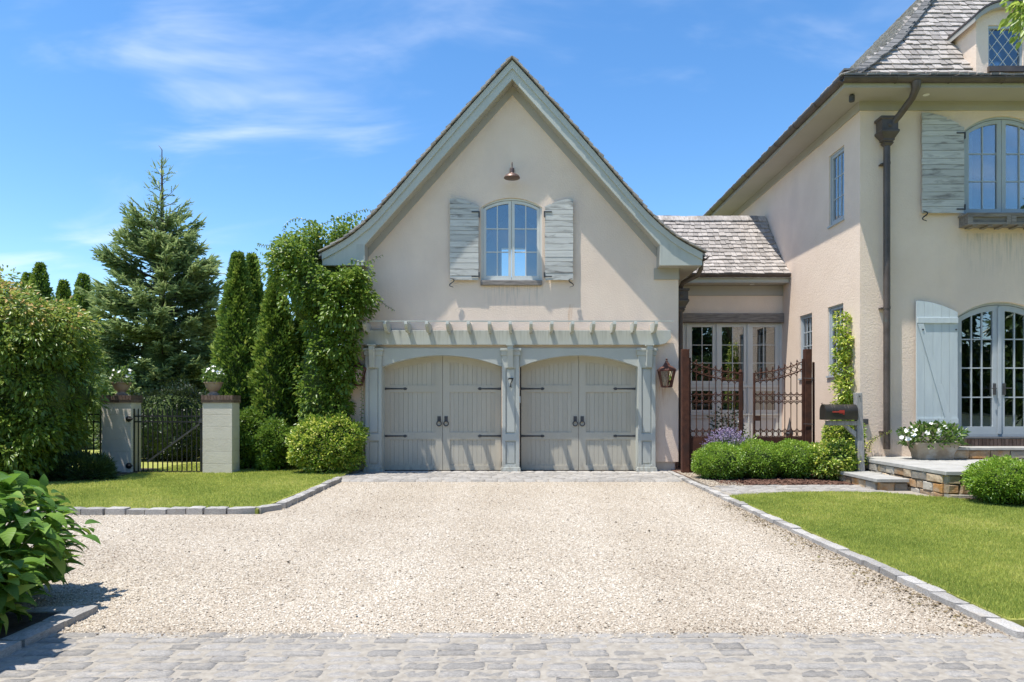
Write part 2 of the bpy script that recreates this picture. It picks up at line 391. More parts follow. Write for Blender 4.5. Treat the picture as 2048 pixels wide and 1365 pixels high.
# gravel court: in front of the garage and running away to the left
KX = 2.97          # inner face of the right kerb
sheet('driveway', [(-14, 4.2), (KX+0.05, 4.2), (KX+0.05, 12.4), (-3.30, 12.4), (-3.30, 8.72), (-14, 8.72)], 0.0, gravelm)
sheet('paving_bed', [(-9, 1.0), (9, 1.0), (9, 4.215), (-9, 4.215)], 0.0005, sandjoint)
lawnL = sheet('lawn', [(-30, 8.80), (-3.38, 8.80), (-3.38, 12.5), (-3.62, 14.0), (-3.62, 40), (-30, 40)], 0.05, lawnm)
LAWN_R = [(KX+0.12, 4.3), (12, 4.3), (12, 8.2), (8.2, 8.45), (7.0, 8.95), (6.45, 9.55), (6.02, 9.95), (5.5, 10.42), (4.8, 10.50), (4.0, 10.42), (3.45, 10.25), (KX+0.12, 10.05)]
lawnR = sheet('lawn', LAWN_R, 0.05, lawnm)
sheet('mulch_bed', [(3.35, 11.33), (6.3, 11.45), (6.3, 16.4), (3.1, 16.4), (3.1, 12.6)], 0.055, mulchm)
sheet('mulch_bed', [(6.35, 9.65), (7.0, 8.97), (8.2, 8.47), (12, 8.22), (12, 9.9), (6.2, 9.9)], 0.045, mulchm)
sheet('planting_bed', [(-14, 11.2), (-9.0, 11.3), (-7.9, 11.9), (-7.45, 12.7), (-7.5, 14.2), (-14, 14.2)], 0.07, soil)
sheet('planting_bed', [(-8, 1.0), (-2.95, 1.0), (-2.95, 4.5), (-8, 4.5)], 0.03, soil)
sheet('gravel_strip', [(3.12, 11.2), (3.42, 11.2), (3.75, 12.3), (3.9, 13.3), (3.12, 13.6)], 0.062, gravelm)

rng = np.random.default_rng(7)
pyr = random.Random(11)

def stone_mesh(name, seed, nx=4, ny=3, mat=None, round_=0.16, amp=0.05, dome=0.22, smooth=True):
    """one dressed block, unit footprint, top at z=1: domed uneven top, tapered sides (about 50 triangles)"""
    r = random.Random(seed); vs = []; fs = []
    for j in range(ny + 1):
        for i in range(nx + 1):
            u, v = i / nx - .5, j / ny - .5
            ex = max(0, abs(u) * 2 - (1 - 2 * round_)) / (2 * round_); ey = max(0, abs(v) * 2 - (1 - 2 * round_)) / (2 * round_)
            corner = 1 - dome * .2 * (ex > .9 and ey > .9)
            vs.append(((u + r.uniform(-.02, .02)) * corner, (v + r.uniform(-.04, .04)) * corner, 1 - dome * max(ex, ey) ** 2 + r.uniform(-amp, amp)))
    top = lambda i, j: j * (nx + 1) + i
    for j in range(ny):
        for i in range(nx): fs.append((top(i, j), top(i+1, j), top(i+1, j+1), top(i, j+1)))
    ring = [top(i, 0) for i in range(nx)] + [top(nx, j) for j in range(ny)] + [top(i, ny) for i in range(nx, 0, -1)] + [top(0, j) for j in range(ny, 0, -1)]
    b = len(vs)
    for k in ring: vs.append((vs[k][0] * 1.03, vs[k][1] * 1.03, 0))
    n = len(ring)
    for k in range(n): fs.append((ring[k], b + k, b + (k+1) % n, ring[(k+1) % n]))
    me = bpy.data.meshes.new(name); me.from_pydata(vs, [], fs); me.update()
    me.polygons.foreach_set('use_smooth', np.full(len(me.polygons), smooth, dtype=bool))
    if mat: me.materials.append(mat)
    return me
def place(name, me, parent, loc, size, rz=0.0):
    o = bpy.data.objects.new(name, me); COL.objects.link(o)
    o.location = loc; o.scale = size; o.rotation_euler = (0, 0, rz)
    setpar(o, parent); return o
def join_stuff(name, items, mat, parent=None):
    """items: (mesh, loc, size, rz) -> one mesh"""
    Vs, Ts, b = [], [], 0
    cache = {}
    for me, loc, size, rz in items:
        if me.name not in cache:
            me.calc_loop_triangles()
            v = np.empty(len(me.vertices) * 3, dtype=np.float32); me.vertices.foreach_get('co', v)
            t = np.empty(len(me.loop_triangles) * 3, dtype=np.int32); me.loop_triangles.foreach_get('vertices', t)
            cache[me.name] = (v.reshape(-1, 3), t.reshape(-1, 3))
        v, t = cache[me.name]
        c, s = math.cos(rz), math.sin(rz)
        p = v * np.array(size); p = np.stack([p[:, 0]*c - p[:, 1]*s, p[:, 0]*s + p[:, 1]*c, p[:, 2]], 1) + np.array(loc)
        Vs.append(p); Ts.append(t + b); b += len(v)
    o = link_mesh(name, np_mesh(name, np.concatenate(Vs), np.concatenate(Ts)), mat, parent, True)
    o['kind'] = 'stuff'
    return o

# cobbled band across the mouth of the drive: nearest rows are single cobbles
cob = thing('cobble_paving', None, None, (0, 3.0, 0)); cob['kind'] = 'structure'
cob_me = [stone_mesh('cobble', 100+i, nx=5, mat=graniteB, round_=0.11, amp=0.04, dome=0.065) for i in range(12)]
in_view, out_view = [], []
y = 4.20
while y > 1.6:
    d = pyr.uniform(0.088, 0.108)
    x = -3.35 + pyr.uniform(0, 0.2) if y < 4.5 else 0
    while x < 4.6:
        w = pyr.uniform(0.15, 0.255)
        it = (pyr.choice(cob_me), (x + w/2, y - d/2 + pyr.uniform(-.006, .006), -0.10), (w - pyr.uniform(.006, .020), d - pyr.uniform(.005, .016), 0.10 + pyr.uniform(.0, .010)), pyr.uniform(-.045, .045) + (math.pi if pyr.random() < .5 else 0))
        px = VPX + FPX * it[1][0] / it[1][1]; py = VPY + FPX * EYE / it[1][1]
        if x + w > -2.86:
            (in_view if (-30 < px < 2080 and py < 1385) else out_view).append(it)
        x += w
    y -= d
in_view.sort(key=lambda it: -it[1][1])
for me, loc, size, rz in in_view[:300]: place('cobble', me, cob, loc, size, rz)
join_stuff('cobbles', in_view[300:] + out_view, graniteB, cob)

# kerbs of granite blocks
def kerb(name, pts, mes, h=0.07, w=0.13, blk=(0.21, 0.29), base=-0.05):
    root = thing(name, None, None, (pts[0][0], pts[0][1], 0)); root['kind'] = 'structure'
    for (x0, y0), (x1, y1) in zip(pts[:-1], pts[1:]):
        Lg = math.hypot(x1-x0, y1-y0); a = math.atan2(y1-y0, x1-x0); s = 0
        while s < Lg - 0.06:
            l = min(pyr.uniform(*blk), Lg - s)
            if Lg - s - l < 0.1: l = Lg - s
            m = s + l/2
            place('kerb_stone', pyr.choice(mes), root, (x0 + m*math.cos(a) + pyr.uniform(-.007, .007), y0 + m*math.sin(a) + pyr.uniform(-.008, .008), base), (l - pyr.uniform(.008, .02), w + pyr.uniform(-.012, .012), h - base + pyr.uniform(-.01, .01)), a + pyr.uniform(-.03, .03))
            s += l
    return root
kerb_me = [stone_mesh('kerb_stone', 200+i, nx=4, ny=3, mat=graniteA, round_=0.10, amp=0.025, dome=0.10, smooth=False) for i in range(8)]
kerb('kerb', [(KX+0.065, 4.1), (KX+0.065, 13.85)], kerb_me, h=0.055, w=0.115)
kerb('kerb', [(-3.30, 12.45), (-3.22, 9.15), (-3.42, 8.86), (-3.75, 8.76)], kerb_me, h=0.085)
kerb('kerb', [(-3.75, 8.75), (-8.0, 8.62)], kerb_me, h=0.088)
kerb('kerb', [(-2.93, 4.62), (-2.93, 1.6)], kerb_me, h=0.055, w=0.15, blk=(0.26, 0.36))
kerb('kerb', [(-2.99, 4.56), (-3.9, 4.50)], kerb_me, h=0.05, w=0.12)

# stone apron in front of the garage doors
apron = thing('garage_apron', None, None, (0, 13, 0)); apron['kind'] = 'structure'
MB().box(-3.62, 2.96, 12.36, 14.3, -0.2, 0.012).build('apron_bed', sandjoint, apron)
ap_me = [stone_mesh('paving_sett', 300+i, mat=graniteB, round_=0.10, amp=0.02, dome=0.06) for i in range(6)]
aps = []
y = 12.30; row = 0
while y < 14.0:
    d = 0.13 if row else 0.16
    x = -3.6 + (row % 2) * 0.1
    while x < 2.90:
        w = pyr.uniform(0.20, 0.27)
        aps.append((pyr.choice(ap_me), (x + w/2, y + d/2, -0.08), (w - 0.008, d - 0.008, 0.115 + pyr.uniform(-.004, .004)), pyr.uniform(-.02, .02)))
        x += w
    y += d; row += 1
aps.sort(key=lambda a: a[1][1])
for me, loc, size, rz in aps[:300]: place('paving_sett', me, apron, loc, size, rz)
join_stuff('paving_setts', aps[300:], graniteB, apron)

# flagged path from the drive to the terrace step
path = thing('path', None, None, (4.5, 10.9, 0)); path['kind'] = 'structure'
MB().prism([(3.1, 10.02), (3.45, 10.22), (4.0, 10.40), (4.8, 10.48), (5.5, 10.40), (6.1, 9.9), (6.1, 11.5), (3.3, 11.4), (3.1, 11.3)], 0.046, -0.2, 'z').build('path_bed', sandjoint, path)
def in_poly(x, y, poly):
    c = False; j = len(poly) - 1
    for i in range(len(poly)):
        xi, yi = poly[i]; xj, yj = poly[j]
        if (yi > y) != (yj > y) and x < (xj-xi)*(y-yi)/(yj-yi) + xi: c = not c
        j = i
    return c
PATHP = [(3.15, 10.12), (4.0, 10.46), (4.8, 10.52), (5.5, 10.45), (5.62, 10.5), (5.62, 11.38), (3.3, 11.32), (3.15, 11.1)]
y = 10.1
while y < 11.35:
    d = pyr.uniform(.10, .13); x = 3.12 + pyr.uniform(0, .1)
    while x < 5.9:
        w = pyr.uniform(.18, .27)
        if in_poly(x + w/2, y + d/2, PATHP):
            place('paving_sett', pyr.choice(ap_me), path, (x + w/2, y + d/2, -0.03), (w - .012, d - .012, 0.095 + pyr.uniform(-.003, .006)), pyr.uniform(-.04, .04))
        x += w
    y += d

# loose gravel
def gravel_points(n, region, dens):
    out = []
    while sum(map(len, out)) < n:
        p = np.stack([rng.uniform(region[0], region[1], n), rng.uniform(region[2], region[3], n)], 1)
        out.append(p[rng.random(n) < dens(p)])
    return np.concatenate(out)[:n]
def on_drive(p):
    x, y = p[:, 0], p[:, 1]
    main = (x > -3.2) & (x < KX + .02) & (y > 4.2) & (y < 12.3)
    left = (x <= -3.2) & (x > -8.0) & (y > 4.62) & (y < 8.66)
    return main | left
def patch(p):
    """slow drift of tone over the drive: worn wheel lines, damp and dusty areas"""
    x, y = p[:, 0], p[:, 1]
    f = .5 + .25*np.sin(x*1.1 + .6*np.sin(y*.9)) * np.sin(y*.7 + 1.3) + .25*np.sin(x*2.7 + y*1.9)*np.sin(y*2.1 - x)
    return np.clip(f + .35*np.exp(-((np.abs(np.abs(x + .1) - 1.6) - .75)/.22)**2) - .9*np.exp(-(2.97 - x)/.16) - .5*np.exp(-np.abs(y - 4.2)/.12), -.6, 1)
def pebble_obj(name, pts, z0, smin, smax, mat, flat=0.55):
    n = len(pts)
    base = np.array([[1,.5,0],[-.5,1,0],[-1,-.5,0],[.5,-1,0],[.1,.1,1]], dtype=np.float32)
    faces = np.array([[0,1,4],[1,2,4],[2,3,4],[3,0,4]], dtype=np.int32)
    s = rng.uniform(smin, smax, (n, 1, 1)) * np.stack([np.ones(n), rng.uniform(.55, .9, n), rng.uniform(flat-.15, flat+.15, n)], 1)[:, None, :]
    V = base[None] * s * rng.uniform(.75, 1.2, (n, 5, 1))
    a = rng.uniform(0, 2*np.pi, n); b = rng.normal(0, .45, n)
    ca, sa, cb, sb = np.cos(a)[:, None], np.sin(a)[:, None], np.cos(b)[:, None], np.sin(b)[:, None]
    x, y, z = V[..., 0], V[..., 1], V[..., 2]
    y, z = y*cb - z*sb, y*sb + z*cb
    x, y = x*ca - y*sa, x*sa + y*ca
    V = np.stack([x + pts[:, :1], y + pts[:, 1:2], z + z0 + rng.uniform(-.003, .006, (n, 1))], -1)
    T = faces[None] + (np.arange(n) * 5)[:, None, None]
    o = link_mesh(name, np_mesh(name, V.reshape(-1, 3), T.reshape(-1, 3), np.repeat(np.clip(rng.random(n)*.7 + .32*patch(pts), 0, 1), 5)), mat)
    o['kind'] = 'stuff'
    return o
def attr_mat(name, stops, rough=0.85, spec=0.2):
    m = bpy.data.materials.new(name); m.use_nodes = True; t = m.node_tree
    b = t.nodes['Principled BSDF']; at = t.nodes.new('ShaderNodeAttribute'); at.attribute_name = 'rnd'
    t.links.new(ramp(t, stops, at.outputs['Fac']), b.inputs['Base Color']); b.inputs['Roughness'].default_value = rough; b.inputs['Specular IOR Level'].default_value = spec
    return m
pebm = attr_mat('pale_gravel_stone', [(0.0, (0.13, 0.10, 0.07)), (0.07, (0.24, 0.19, 0.14)), (0.26, (0.38, 0.325, 0.255)), (0.6, (0.495, 0.44, 0.36)), (1.0, (0.63, 0.58, 0.505))])
NP = 250000
P = gravel_points(NP, (-8.0, 3.05, 4.2, 12.3), lambda p: on_drive(p) * np.clip((5.6 / p[:, 1]) ** 1.5, 0, 1) * ((p[:, 0] / p[:, 1] > -0.80) & (p[:, 0] / p[:, 1] < .76)))
E_ = np.stack([rng.uniform(-2.9, 3.05, 2600), 4.2 - np.abs(rng.normal(0, .045, 2600))], 1)
E2 = np.stack([rng.uniform(3.13, 3.72, 2600), rng.uniform(11.2, 13.5, 2600)], 1)
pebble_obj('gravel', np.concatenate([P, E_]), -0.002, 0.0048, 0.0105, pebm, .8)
pebble_obj('gravel', E2, 0.062, 0.006, 0.012, pebm, .8)
darkpeb = attr_mat('dark_pebble', [(0, (0.05, 0.045, 0.035)), (1, (0.16, 0.12, 0.08))])
pebble_obj('pebbles', gravel_points(110, (-5, 3, 4.25, 12), lambda p: on_drive(p) * np.clip(5 / p[:, 1], 0, 1)), 0.012, 0.007, 0.017, darkpeb)
lit_ = np.stack([KX - .02 - np.abs(rng.normal(0, .13, 700)), rng.uniform(4.3, 9.5, 700)], 1)
pebble_obj('leaf_litter', lit_, 0.008, 0.006, 0.016, attr_mat('dry_litter', [(0, (.12, .09, .05)), (.5, (.25, .19, .11)), (1, (.17, .19, .07))]), .3)
mulchc = attr_mat('mulch_chip', [(0, (0.07, 0.035, 0.025)), (0.6, (0.21, 0.12, 0.085)), (1, (0.42, 0.32, 0.25))], 0.95)
pm = np.stack([rng.uniform(3.4, 6.2, 9000), rng.uniform(11.35, 13.4, 9000)], 1)
pm = pm[pm[:, 1] > 11.4 + 0.0 * pm[:, 0]]
pebble_obj('mulch', pm, 0.062, 0.012, 0.032, mulchc, 0.3)
pm = np.stack([rng.uniform(6.3, 9.5, 6000), rng.uniform(8.4, 9.8, 6000)], 1)
pm = np.array([p for p in pm if in_poly(p[0], p[1], [(6.40, 9.65), (7.0, 9.02), (8.2, 8.52), (12, 8.27), (12, 9.9), (6.25, 9.8)])])
pebble_obj('mulch', pm, 0.052, 0.012, 0.032, mulchc, 0.3)

# mown grass
def grass(name, n, region, ok, z0, h, seed, mat):
    r = np.random.default_rng(seed)
    p = np.stack([r.uniform(region[0], region[1], n), r.uniform(region[2], region[3], n)], 1)
    p = p[ok(p, r)]; n = len(p)
    a = r.uniform(0, 2*np.pi, n); hh = h * r.uniform(.45, 1.15, n); w = r.uniform(.0020, .0042, n) * np.clip(p[:, 1] / 5.5, 1, 2.6)
    lean = r.uniform(.1, .75, n) * hh; la = r.uniform(0, 2*np.pi, n)
    b0 = np.stack([p[:, 0] - np.cos(a)*w, p[:, 1] - np.sin(a)*w, np.full(n, z0)], 1)
    b1 = np.stack([p[:, 0] + np.cos(a)*w, p[:, 1] + np.sin(a)*w, np.full(n, z0)], 1)
    tp = np.stack([p[:, 0] + np.cos(la)*lean, p[:, 1] + np.sin(la)*lean, z0 + hh], 1)
    V = np.stack([b0, b1, tp], 1).reshape(-1, 3)
    cl = 0.5 + 0.5*np.sin(p[:, 0]*1.9 + 1.3*np.sin(p[:, 1]*1.1)) * np.sin(p[:, 1]*1.5 + .7*np.sin(p[:, 0]*2.3))
    mow = .5 + .5*np.sin((p[:, 0]*.8 + p[:, 1]*.6) * 5.2)
    fine = np.sin(p[:, 0]*9 + 2*np.sin(p[:, 1]*5)) * np.sin(p[:, 1]*11 + 2*np.sin(p[:, 0]*6))
    rv = np.clip(r.random(n)*.58 + cl*.30 + mow*.08 + fine*.08, 0, 1)
    o = link_mesh(name, np_mesh(name, V, np.arange(3*n).reshape(-1, 3), np.repeat(rv, 3)), mat)
    o['kind'] = 'stuff'
    return o
bladem = leafmat('grass_blade', [(0.0, (0.15, 0.21, 0.04)), (0.4, (0.27, 0.335, 0.07)), (0.75, (0.42, 0.44, 0.115)), (1.0, (0.62, 0.56, 0.24))], transl=0.4, rough=0.6, spec=0.2, gain=1.1)
def okR(p, r):
    q = np.zeros(len(p), bool); j = len(LAWN_R) - 1
    for i in range(len(LAWN_R)):
        (xi, yi), (xj, yj) = LAWN_R[i], LAWN_R[j]
        if yi != yj: q ^= ((yi > p[:, 1]) != (yj > p[:, 1])) & (p[:, 0] < (xj-xi)*(p[:, 1]-yi)/(yj-yi) + xi)
        j = i
    return q & (r.random(len(p)) < np.clip((5.5 / p[:, 1])**1.2, 0, 1)) & (p[:, 0] / p[:, 1] < .77)
grass('grass', 520000, (KX+.1, 7.6, 4.32, 10.6), okR, 0.045, 0.036, 3, bladem)
def okL(p, r):
    x, y = p[:, 0], p[:, 1]
    ok = (x / y > -.78) & (y > 8.84) & ~((x > -3.4) & (y < 12.6)) & ~((x < -7.55) & (y > 11.9)) & ~((x < -9) & (y > 11.3))
    return ok & (r.random(len(p)) < np.clip((10 / y)**2, 0, 1))
grass('grass', 220000, (-9.6, -3.35, 8.84, 15.5), okL, 0.045, 0.038, 4, bladem)
# ================================================================== building helpers
def arc(x0, x1, zs, rise, n=14):
    """points of a flat arch from x0 to x1, springing at zs"""
    xm, h = (x0+x1)/2, (x1-x0)/2
    R = (h*h + rise*rise) / (2*rise); a = math.asin(min(1, h/R)); zc = zs + rise - R
    return [(xm + R*math.sin(-a + 2*a*i/n), zc + R*math.cos(-a + 2*a*i/n)) for i in range(n+1)]
def arch_poly(x0, x1, z0, zs, rise, n=14):
    if rise <= 0: return [(x0, z0), (x1, z0), (x1, zs), (x0, zs)]
    return [(x0, z0), (x1, z0)] + arc(x0, x1, zs, rise, n)[::-1]
def arch_fn(x0, x1, zs, rise):
    if rise <= 0: return lambda x: zs
    xm, h = (x0+x1)/2, (x1-x0)/2; R = (h*h + rise*rise) / (2*rise); zc = zs + rise - R
    return lambda x: zc + math.sqrt(max(0, R*R - (x-xm)**2))
def clip_cell(x0, x1, z0, z1, top, n=6):
    """cell whose upper edge is cut by the curve top(x)"""
    xs = [x0 + (x1-x0)*i/n for i in range(n+1)]
    if all(top(x) >= z1 for x in xs): return [(x0, z0), (x1, z0), (x1, z1), (x0, z1)]
    xs = [x0 + (x1-x0)*i/24 for i in range(25)] if any(top(x) < z0 + .006 for x in xs) else xs
    xs = [x for x in xs if top(x) >= z0 + .006]
    if len(xs) < 2: return [(x0, z0), (x0 + .001, z0), (x0, z0 + .001)]
    return [(xs[0], z0), (xs[-1], z0)] + [(x, min(z1, top(x))) for x in reversed(xs)]

def window(parent, xf, x0, x1, z0, zs, rise, nsash, cols, rows, fm, d0, fw=0.045, sw=0.05, mw=0.02, rowz=None, name='window'):
    """casement in local (u, depth, z); frame > sashes, glazing bars, one pane for each light"""
    top = arch_fn(x0, x1, zs, rise)
    w = MB(xf).holed(arch_poly(x0, x1, z0, zs, rise), [arch_poly(x0+fw, x1-fw, z0+fw, zs+0.0, max(0, rise-fw*0.9) if rise > 0 else -1) if rise > 0 else [(x0+fw, z0+fw), (x1-fw, z0+fw), (x1-fw, zs-fw), (x0+fw, zs-fw)]], d0, d0+0.10).build(name, fm, parent)
    W = (x1 - x0 - 2*fw) / nsash
    for k in range(nsash):
        a, b = x0 + fw + k*W + 0.004, x0 + fw + (k+1)*W - 0.004
        tp = (lambda off: (lambda x: top(x) - off))
        o_ = clip_cell(a, b, z0+fw+.004, 99, tp(fw + .004) if rise > 0 else (lambda x: zs - fw - .004), 8)
        i_ = clip_cell(a+sw, b-sw, z0+fw+sw*1.3, 99, tp(fw + sw) if rise > 0 else (lambda x: zs - fw - sw), 8)
        MB(xf).holed(o_, [i_], d0+0.012, d0+0.07).build('sash', fm, w)
        gx = [a+sw + (b-a-2*sw)*i/cols for i in range(cols+1)]
        ztop = (top((a+b)/2) if rise > 0 else zs) - fw - sw
        zb = z0 + fw + sw*1.3
        gz = [zb] + ([zb + (ztop-zb)*q for q in rowz] if rowz else [zb + (ztop-zb)*i/rows for i in range(1, rows)]) + [99]
        tcut = tp(fw+sw*.9) if rise > 0 else (lambda x: zs - fw - sw*.9)
        for i in range(cols):
            for j in range(len(gz)-1):
                c = clip_cell(gx[i]-.003, gx[i+1]+.003, gz[j]-.003, gz[j+1]+.003 if gz[j+1] < 90 else 99, tcut, 5)
                if max(p[1] for p in c) - gz[j] > 0.03:
                    MB(xf).prism(c, d0+0.040, d0+0.046).build('pane', glass, w)
        for i in range(1, cols):
            MB(xf).box(gx[i]-mw/2, gx[i]+mw/2, d0+0.026, d0+0.060, zb, tcut(gx[i])).build('glazing_bar', fm, w)
        for j in range(1, len(gz)-1):
            MB(xf).box(gx[0], gx[-1], d0+0.029, d0+0.057, gz[j]-mw/2, gz[j]+mw/2).build('glazing_bar', fm, w)
    return w
FRONT = lambda Y: (lambda u, d, z: (u, Y + d, z))
SIDE = lambda X: (lambda u, d, z: (X + d, u, z))          # faces -X

# ---- shingles -------------------------------------------------------
def shingle_mesh(seed, mat):
    r = random.Random(seed); q = lambda a: r.uniform(-a, a)
    vs = [(-.5, q(.06), 0), (.5, q(.06), 0), (.5, 1, 0), (-.5, 1, 0), (-.5, 0, 1+q(.3)), (.5, 0, 1+q(.3)), (.5, 1, .25), (-.5, 1, .25)]
    vs[4] = (-.5, vs[0][1], vs[4][2]); vs[5] = (.5, vs[1][1], vs[5][2])
    me = bpy.data.meshes.new('shingle'); me.from_pydata(vs, [], [(0,3,2,1),(4,5,6,7),(0,1,5,4),(1,2,6,5),(2,3,7,6),(3,0,4,7)]); me.update()
    me.materials.append(mat); return me
SH = [shingle_mesh(i, shinglem) for i in range(8)]
class Profile:
    """polyline (run, height) smoothed, sampled by arc length"""
    def __init__(s, pts, sub=10):
        P = [Vector((p[0], p[1])) for p in pts]; out = []
        for i in range(len(P)-1):
            p0, p1, p2, p3 = P[max(i-1, 0)], P[i], P[i+1], P[min(i+2, len(P)-1)]
            for k in range(sub):
                t = k/sub
                out.append(0.5*((2*p1) + (p2-p0)*t + (2*p0-5*p1+4*p2-p3)*t*t + (3*p1-p0-3*p2+p3)*t**3))
        out.append(P[-1]); s.p = out; s.l = [0]
        for a, b in zip(out[:-1], out[1:]): s.l.append(s.l[-1] + (b-a).length)
        s.L = s.l[-1]
    def at(s, d):
        d = max(0, min(s.L - 1e-6, d)); i = 0
        lo, hi = 0, len(s.l)-1
        while hi - lo > 1:
            m = (lo+hi)//2
            if s.l[m] <= d: lo = m
            else: hi = m
        t = (d - s.l[lo]) / (s.l[hi] - s.l[lo]); a, b = s.p[lo], s.p[hi]
        return a + (b-a)*t, (b-a).normalized()
    def height(s, run):
        for a, b in zip(s.p[:-1], s.p[1:]):
            if min(a.x, b.x) - 1e-9 <= run <= max(a.x, b.x) + 1e-9:
                return a.y + (b.y-a.y) * ((run-a.x) / (b.x-a.x) if abs(b.x-a.x) > 1e-9 else 0)
        return s.p[-1].y
def shingle_mats(prof, frame, u0, u1, expo, wr, thick, keep=None, seed=0, jit=.12):
    """matrices of all shingles on a swept profile; frame(u, run, h) -> world point, across and run directions"""
    r = random.Random(seed); out = []; s = 0.0
    while s < prof.L:
        u = u0(s) if callable(u0) else u0
        u -= r.uniform(0, jit)
        uend = u1(s) if callable(u1) else u1
        while u < uend:
            w = r.uniform(*wr)
            if u + w > uend + .03: w = uend + .03 - u
            if w < .04: break
            p, t = prof.at(s + r.uniform(-.012, .012))
            o, ac, rn = frame(u + w/2, p.x, p.y)
            sl = (rn * t.x + Vector((0, 0, 1)) * t.y).normalized(); n = ac.cross(sl).normalized()
            if n.z < 0: n = -n
            tilt = 0.055 + r.uniform(-.012, .025)
            sl2 = (sl - n * tilt).normalized(); n2 = (n + sl * tilt).normalized()
            o = o + n * (thick * .9 + r.uniform(0, .005))
            if keep is None or keep(o):
                g = w - r.uniform(.004, .012); ln = min(expo * 1.7, prof.L - s + .05)
                out.append((o, Matrix(((ac.x*g, sl2.x*ln, n2.x*thick, o.x), (ac.y*g, sl2.y*ln, n2.y*thick, o.y), (ac.z*g, sl2.z*ln, n2.z*thick, o.z), (0, 0, 0, 1)))))
            u += w
        s += expo
    return out
def lay_shingles(mats, parent, nmax, name='shingle', rank=None, joined='shingle_courses'):
    if rank: mats = sorted(mats, key=lambda m: rank(m[0]))
    r = random.Random(5)
    for o, mtx in mats[:nmax]:
        ob = bpy.data.objects.new(name, SH[r.randrange(8)]); COL.objects.link(ob)
        setpar(ob, parent); ob.matrix_basis = mtx
    rest = mats[nmax:]
    if rest:
        Vs, Ts = [], []
        cache = []
        for me in SH:
            me.calc_loop_triangles()
            v = np.empty(24, dtype=np.float32); me.vertices.foreach_get('co', v)
            t = np.empty(len(me.loop_triangles)*3, dtype=np.int32); me.loop_triangles.foreach_get('vertices', t)
            cache.append((np.c_[v.reshape(-1, 3), np.ones(8)], t.reshape(-1, 3)))
        for k, (o, mtx) in enumerate(rest):
            v, t = cache[r.randrange(8)]
            Vs.append((v @ np.array(mtx).T)[:, :3]); Ts.append(t + 8*k)
        ob = link_mesh(joined, np_mesh(joined, np.concatenate(Vs), np.concatenate(Ts)), shinglew, parent); ob['kind'] = 'stuff'

def shutter(parent, x0, x1, z0, zo, zi, hinge_right, Y, nb, mat, seed):
    """horizontal boards; head curves from zo at the outer edge down to zi at the hinge side"""
    r = random.Random(seed)
    def top(x):
        t = max(0, min(1, (x - x0) / (x1 - x0))); t = t if hinge_right else 1 - t
        return zo - (zo - zi) * t ** 1.9
    cuts = [0.0]
    for i in range(nb): cuts.append(cuts[-1] + r.uniform(.75, 1.25))
    cuts = [z0 + (zo - z0) * c / cuts[-1] for c in cuts]
    s = MB().box(x0+.03, x0+.10, Y+.024, Y+.042, z0+.05, zi-.05).box(x1-.10, x1-.03, Y+.024, Y+.042, z0+.05, zi-.05).build('shutter', mat, parent)
    for a, b in zip(cuts[:-1], cuts[1:]):
        c = clip_cell(x0 + r.uniform(-.004, .004), x1 + r.uniform(-.004, .004), a + .004, b - .003, top, 6)
        if max(p[1] for p in c) - a < .03: continue
        d = r.uniform(-.003, .003)
        MB().prism(c, Y + d, Y + .024 + d).build('board', mat, s)
    xh, sg = (x1, -1) if hinge_right else (x0, 1)
    for zz in (zi - .12, z0 + .06):
        MB().box(min(xh, xh+sg*.14), max(xh, xh+sg*.14), Y-.010, Y-.004, zz, zz+.025).box(xh-.012 - sg*.012, xh+.012 - sg*.012, Y-.012, Y+.05, zz-.09 if zz > z0+.3 else zz, zz+.025 if zz > z0+.3 else zz+.10).build('hinge', greyiron, s)
    xo = x0 + .04 if hinge_right else x1 - .04
    pts = []
    for i in range(17):                                  # S-shaped holdback
        t = i / 16
        pts.append((xo + (1 if hinge_right else -1) * (.045 * math.sin(t * 2 * math.pi) + (.03 * (t > .9) - .03 * (t < .1))), Y - .014, z0 + .04 - .19 * t))
    MB().tube(pts, [.006 + .007 * math.sin(math.pi * i / 16) for i in range(17)], 6).build('shutter_dog', blackiron, s)
    return s

# ================================================================== garage
GX, GH, GY, GB = -0.155, 3.405, 14.0, 21.6
garage = thing('garage', 'pale stucco garage with steep flared gable above two grey-green carriage doors', 'garage', (GX, GY, 0))
gp = Profile([(0, 8.28), (.715, 7.50), (1.494, 6.62), (2.39, 5.58), (2.82, 5.115), (3.29, 4.72), (3.86, 4.40)])
gtop = gp.height
RK = 13.64                                            # face of the rake boards
wl, wr_ = GX - GH, GX + GH
GW = arch_poly(wx(962, 14), wx(1084, 14), wz(563, 14), wz(415, 14), wz(396, 14) - wz(415, 14))
D1 = (wx(765, 14), wx(1003, 14)); D2 = (wx(1040, 14), wx(1275, 14))
ZS, ZR = wz(734, 14), wz(711, 14) - wz(734, 14)
cut = []
for a_, b_ in (D1, D2): cut += [(a_, .22)] + arc(a_, b_, ZS + .02, ZR, 14) + [(b_, .22)]
front = [(wl, .22)] + cut + [(wr_, .22), (wr_, 4.30), (GX + 2.9, gtop(2.9) - .30), (GX, 7.93), (GX - 2.9, gtop(2.9) - .30), (wl, 4.30)]
MB().holed(front, [GW], GY, GY + .25).build('wall', stucco, garage)
for fa, fb in ((wl, D1[0]), (D1[1], D2[0]), (D2[1], wr_ - .07)): MB().box(fa, fb, GY+.03, GY+.25, -.2, .22).build('foundation', foundation, garage)
for xs in (wl, wr_ - .25): MB().box(xs, xs + .25, GY + .25, GB - .25, -.1, 4.35).build('wall', stucco, garage)
bw = (wx(1003, 21.4), wx(1052, 21.4), wz(556, 21.4), wz(497, 21.4))
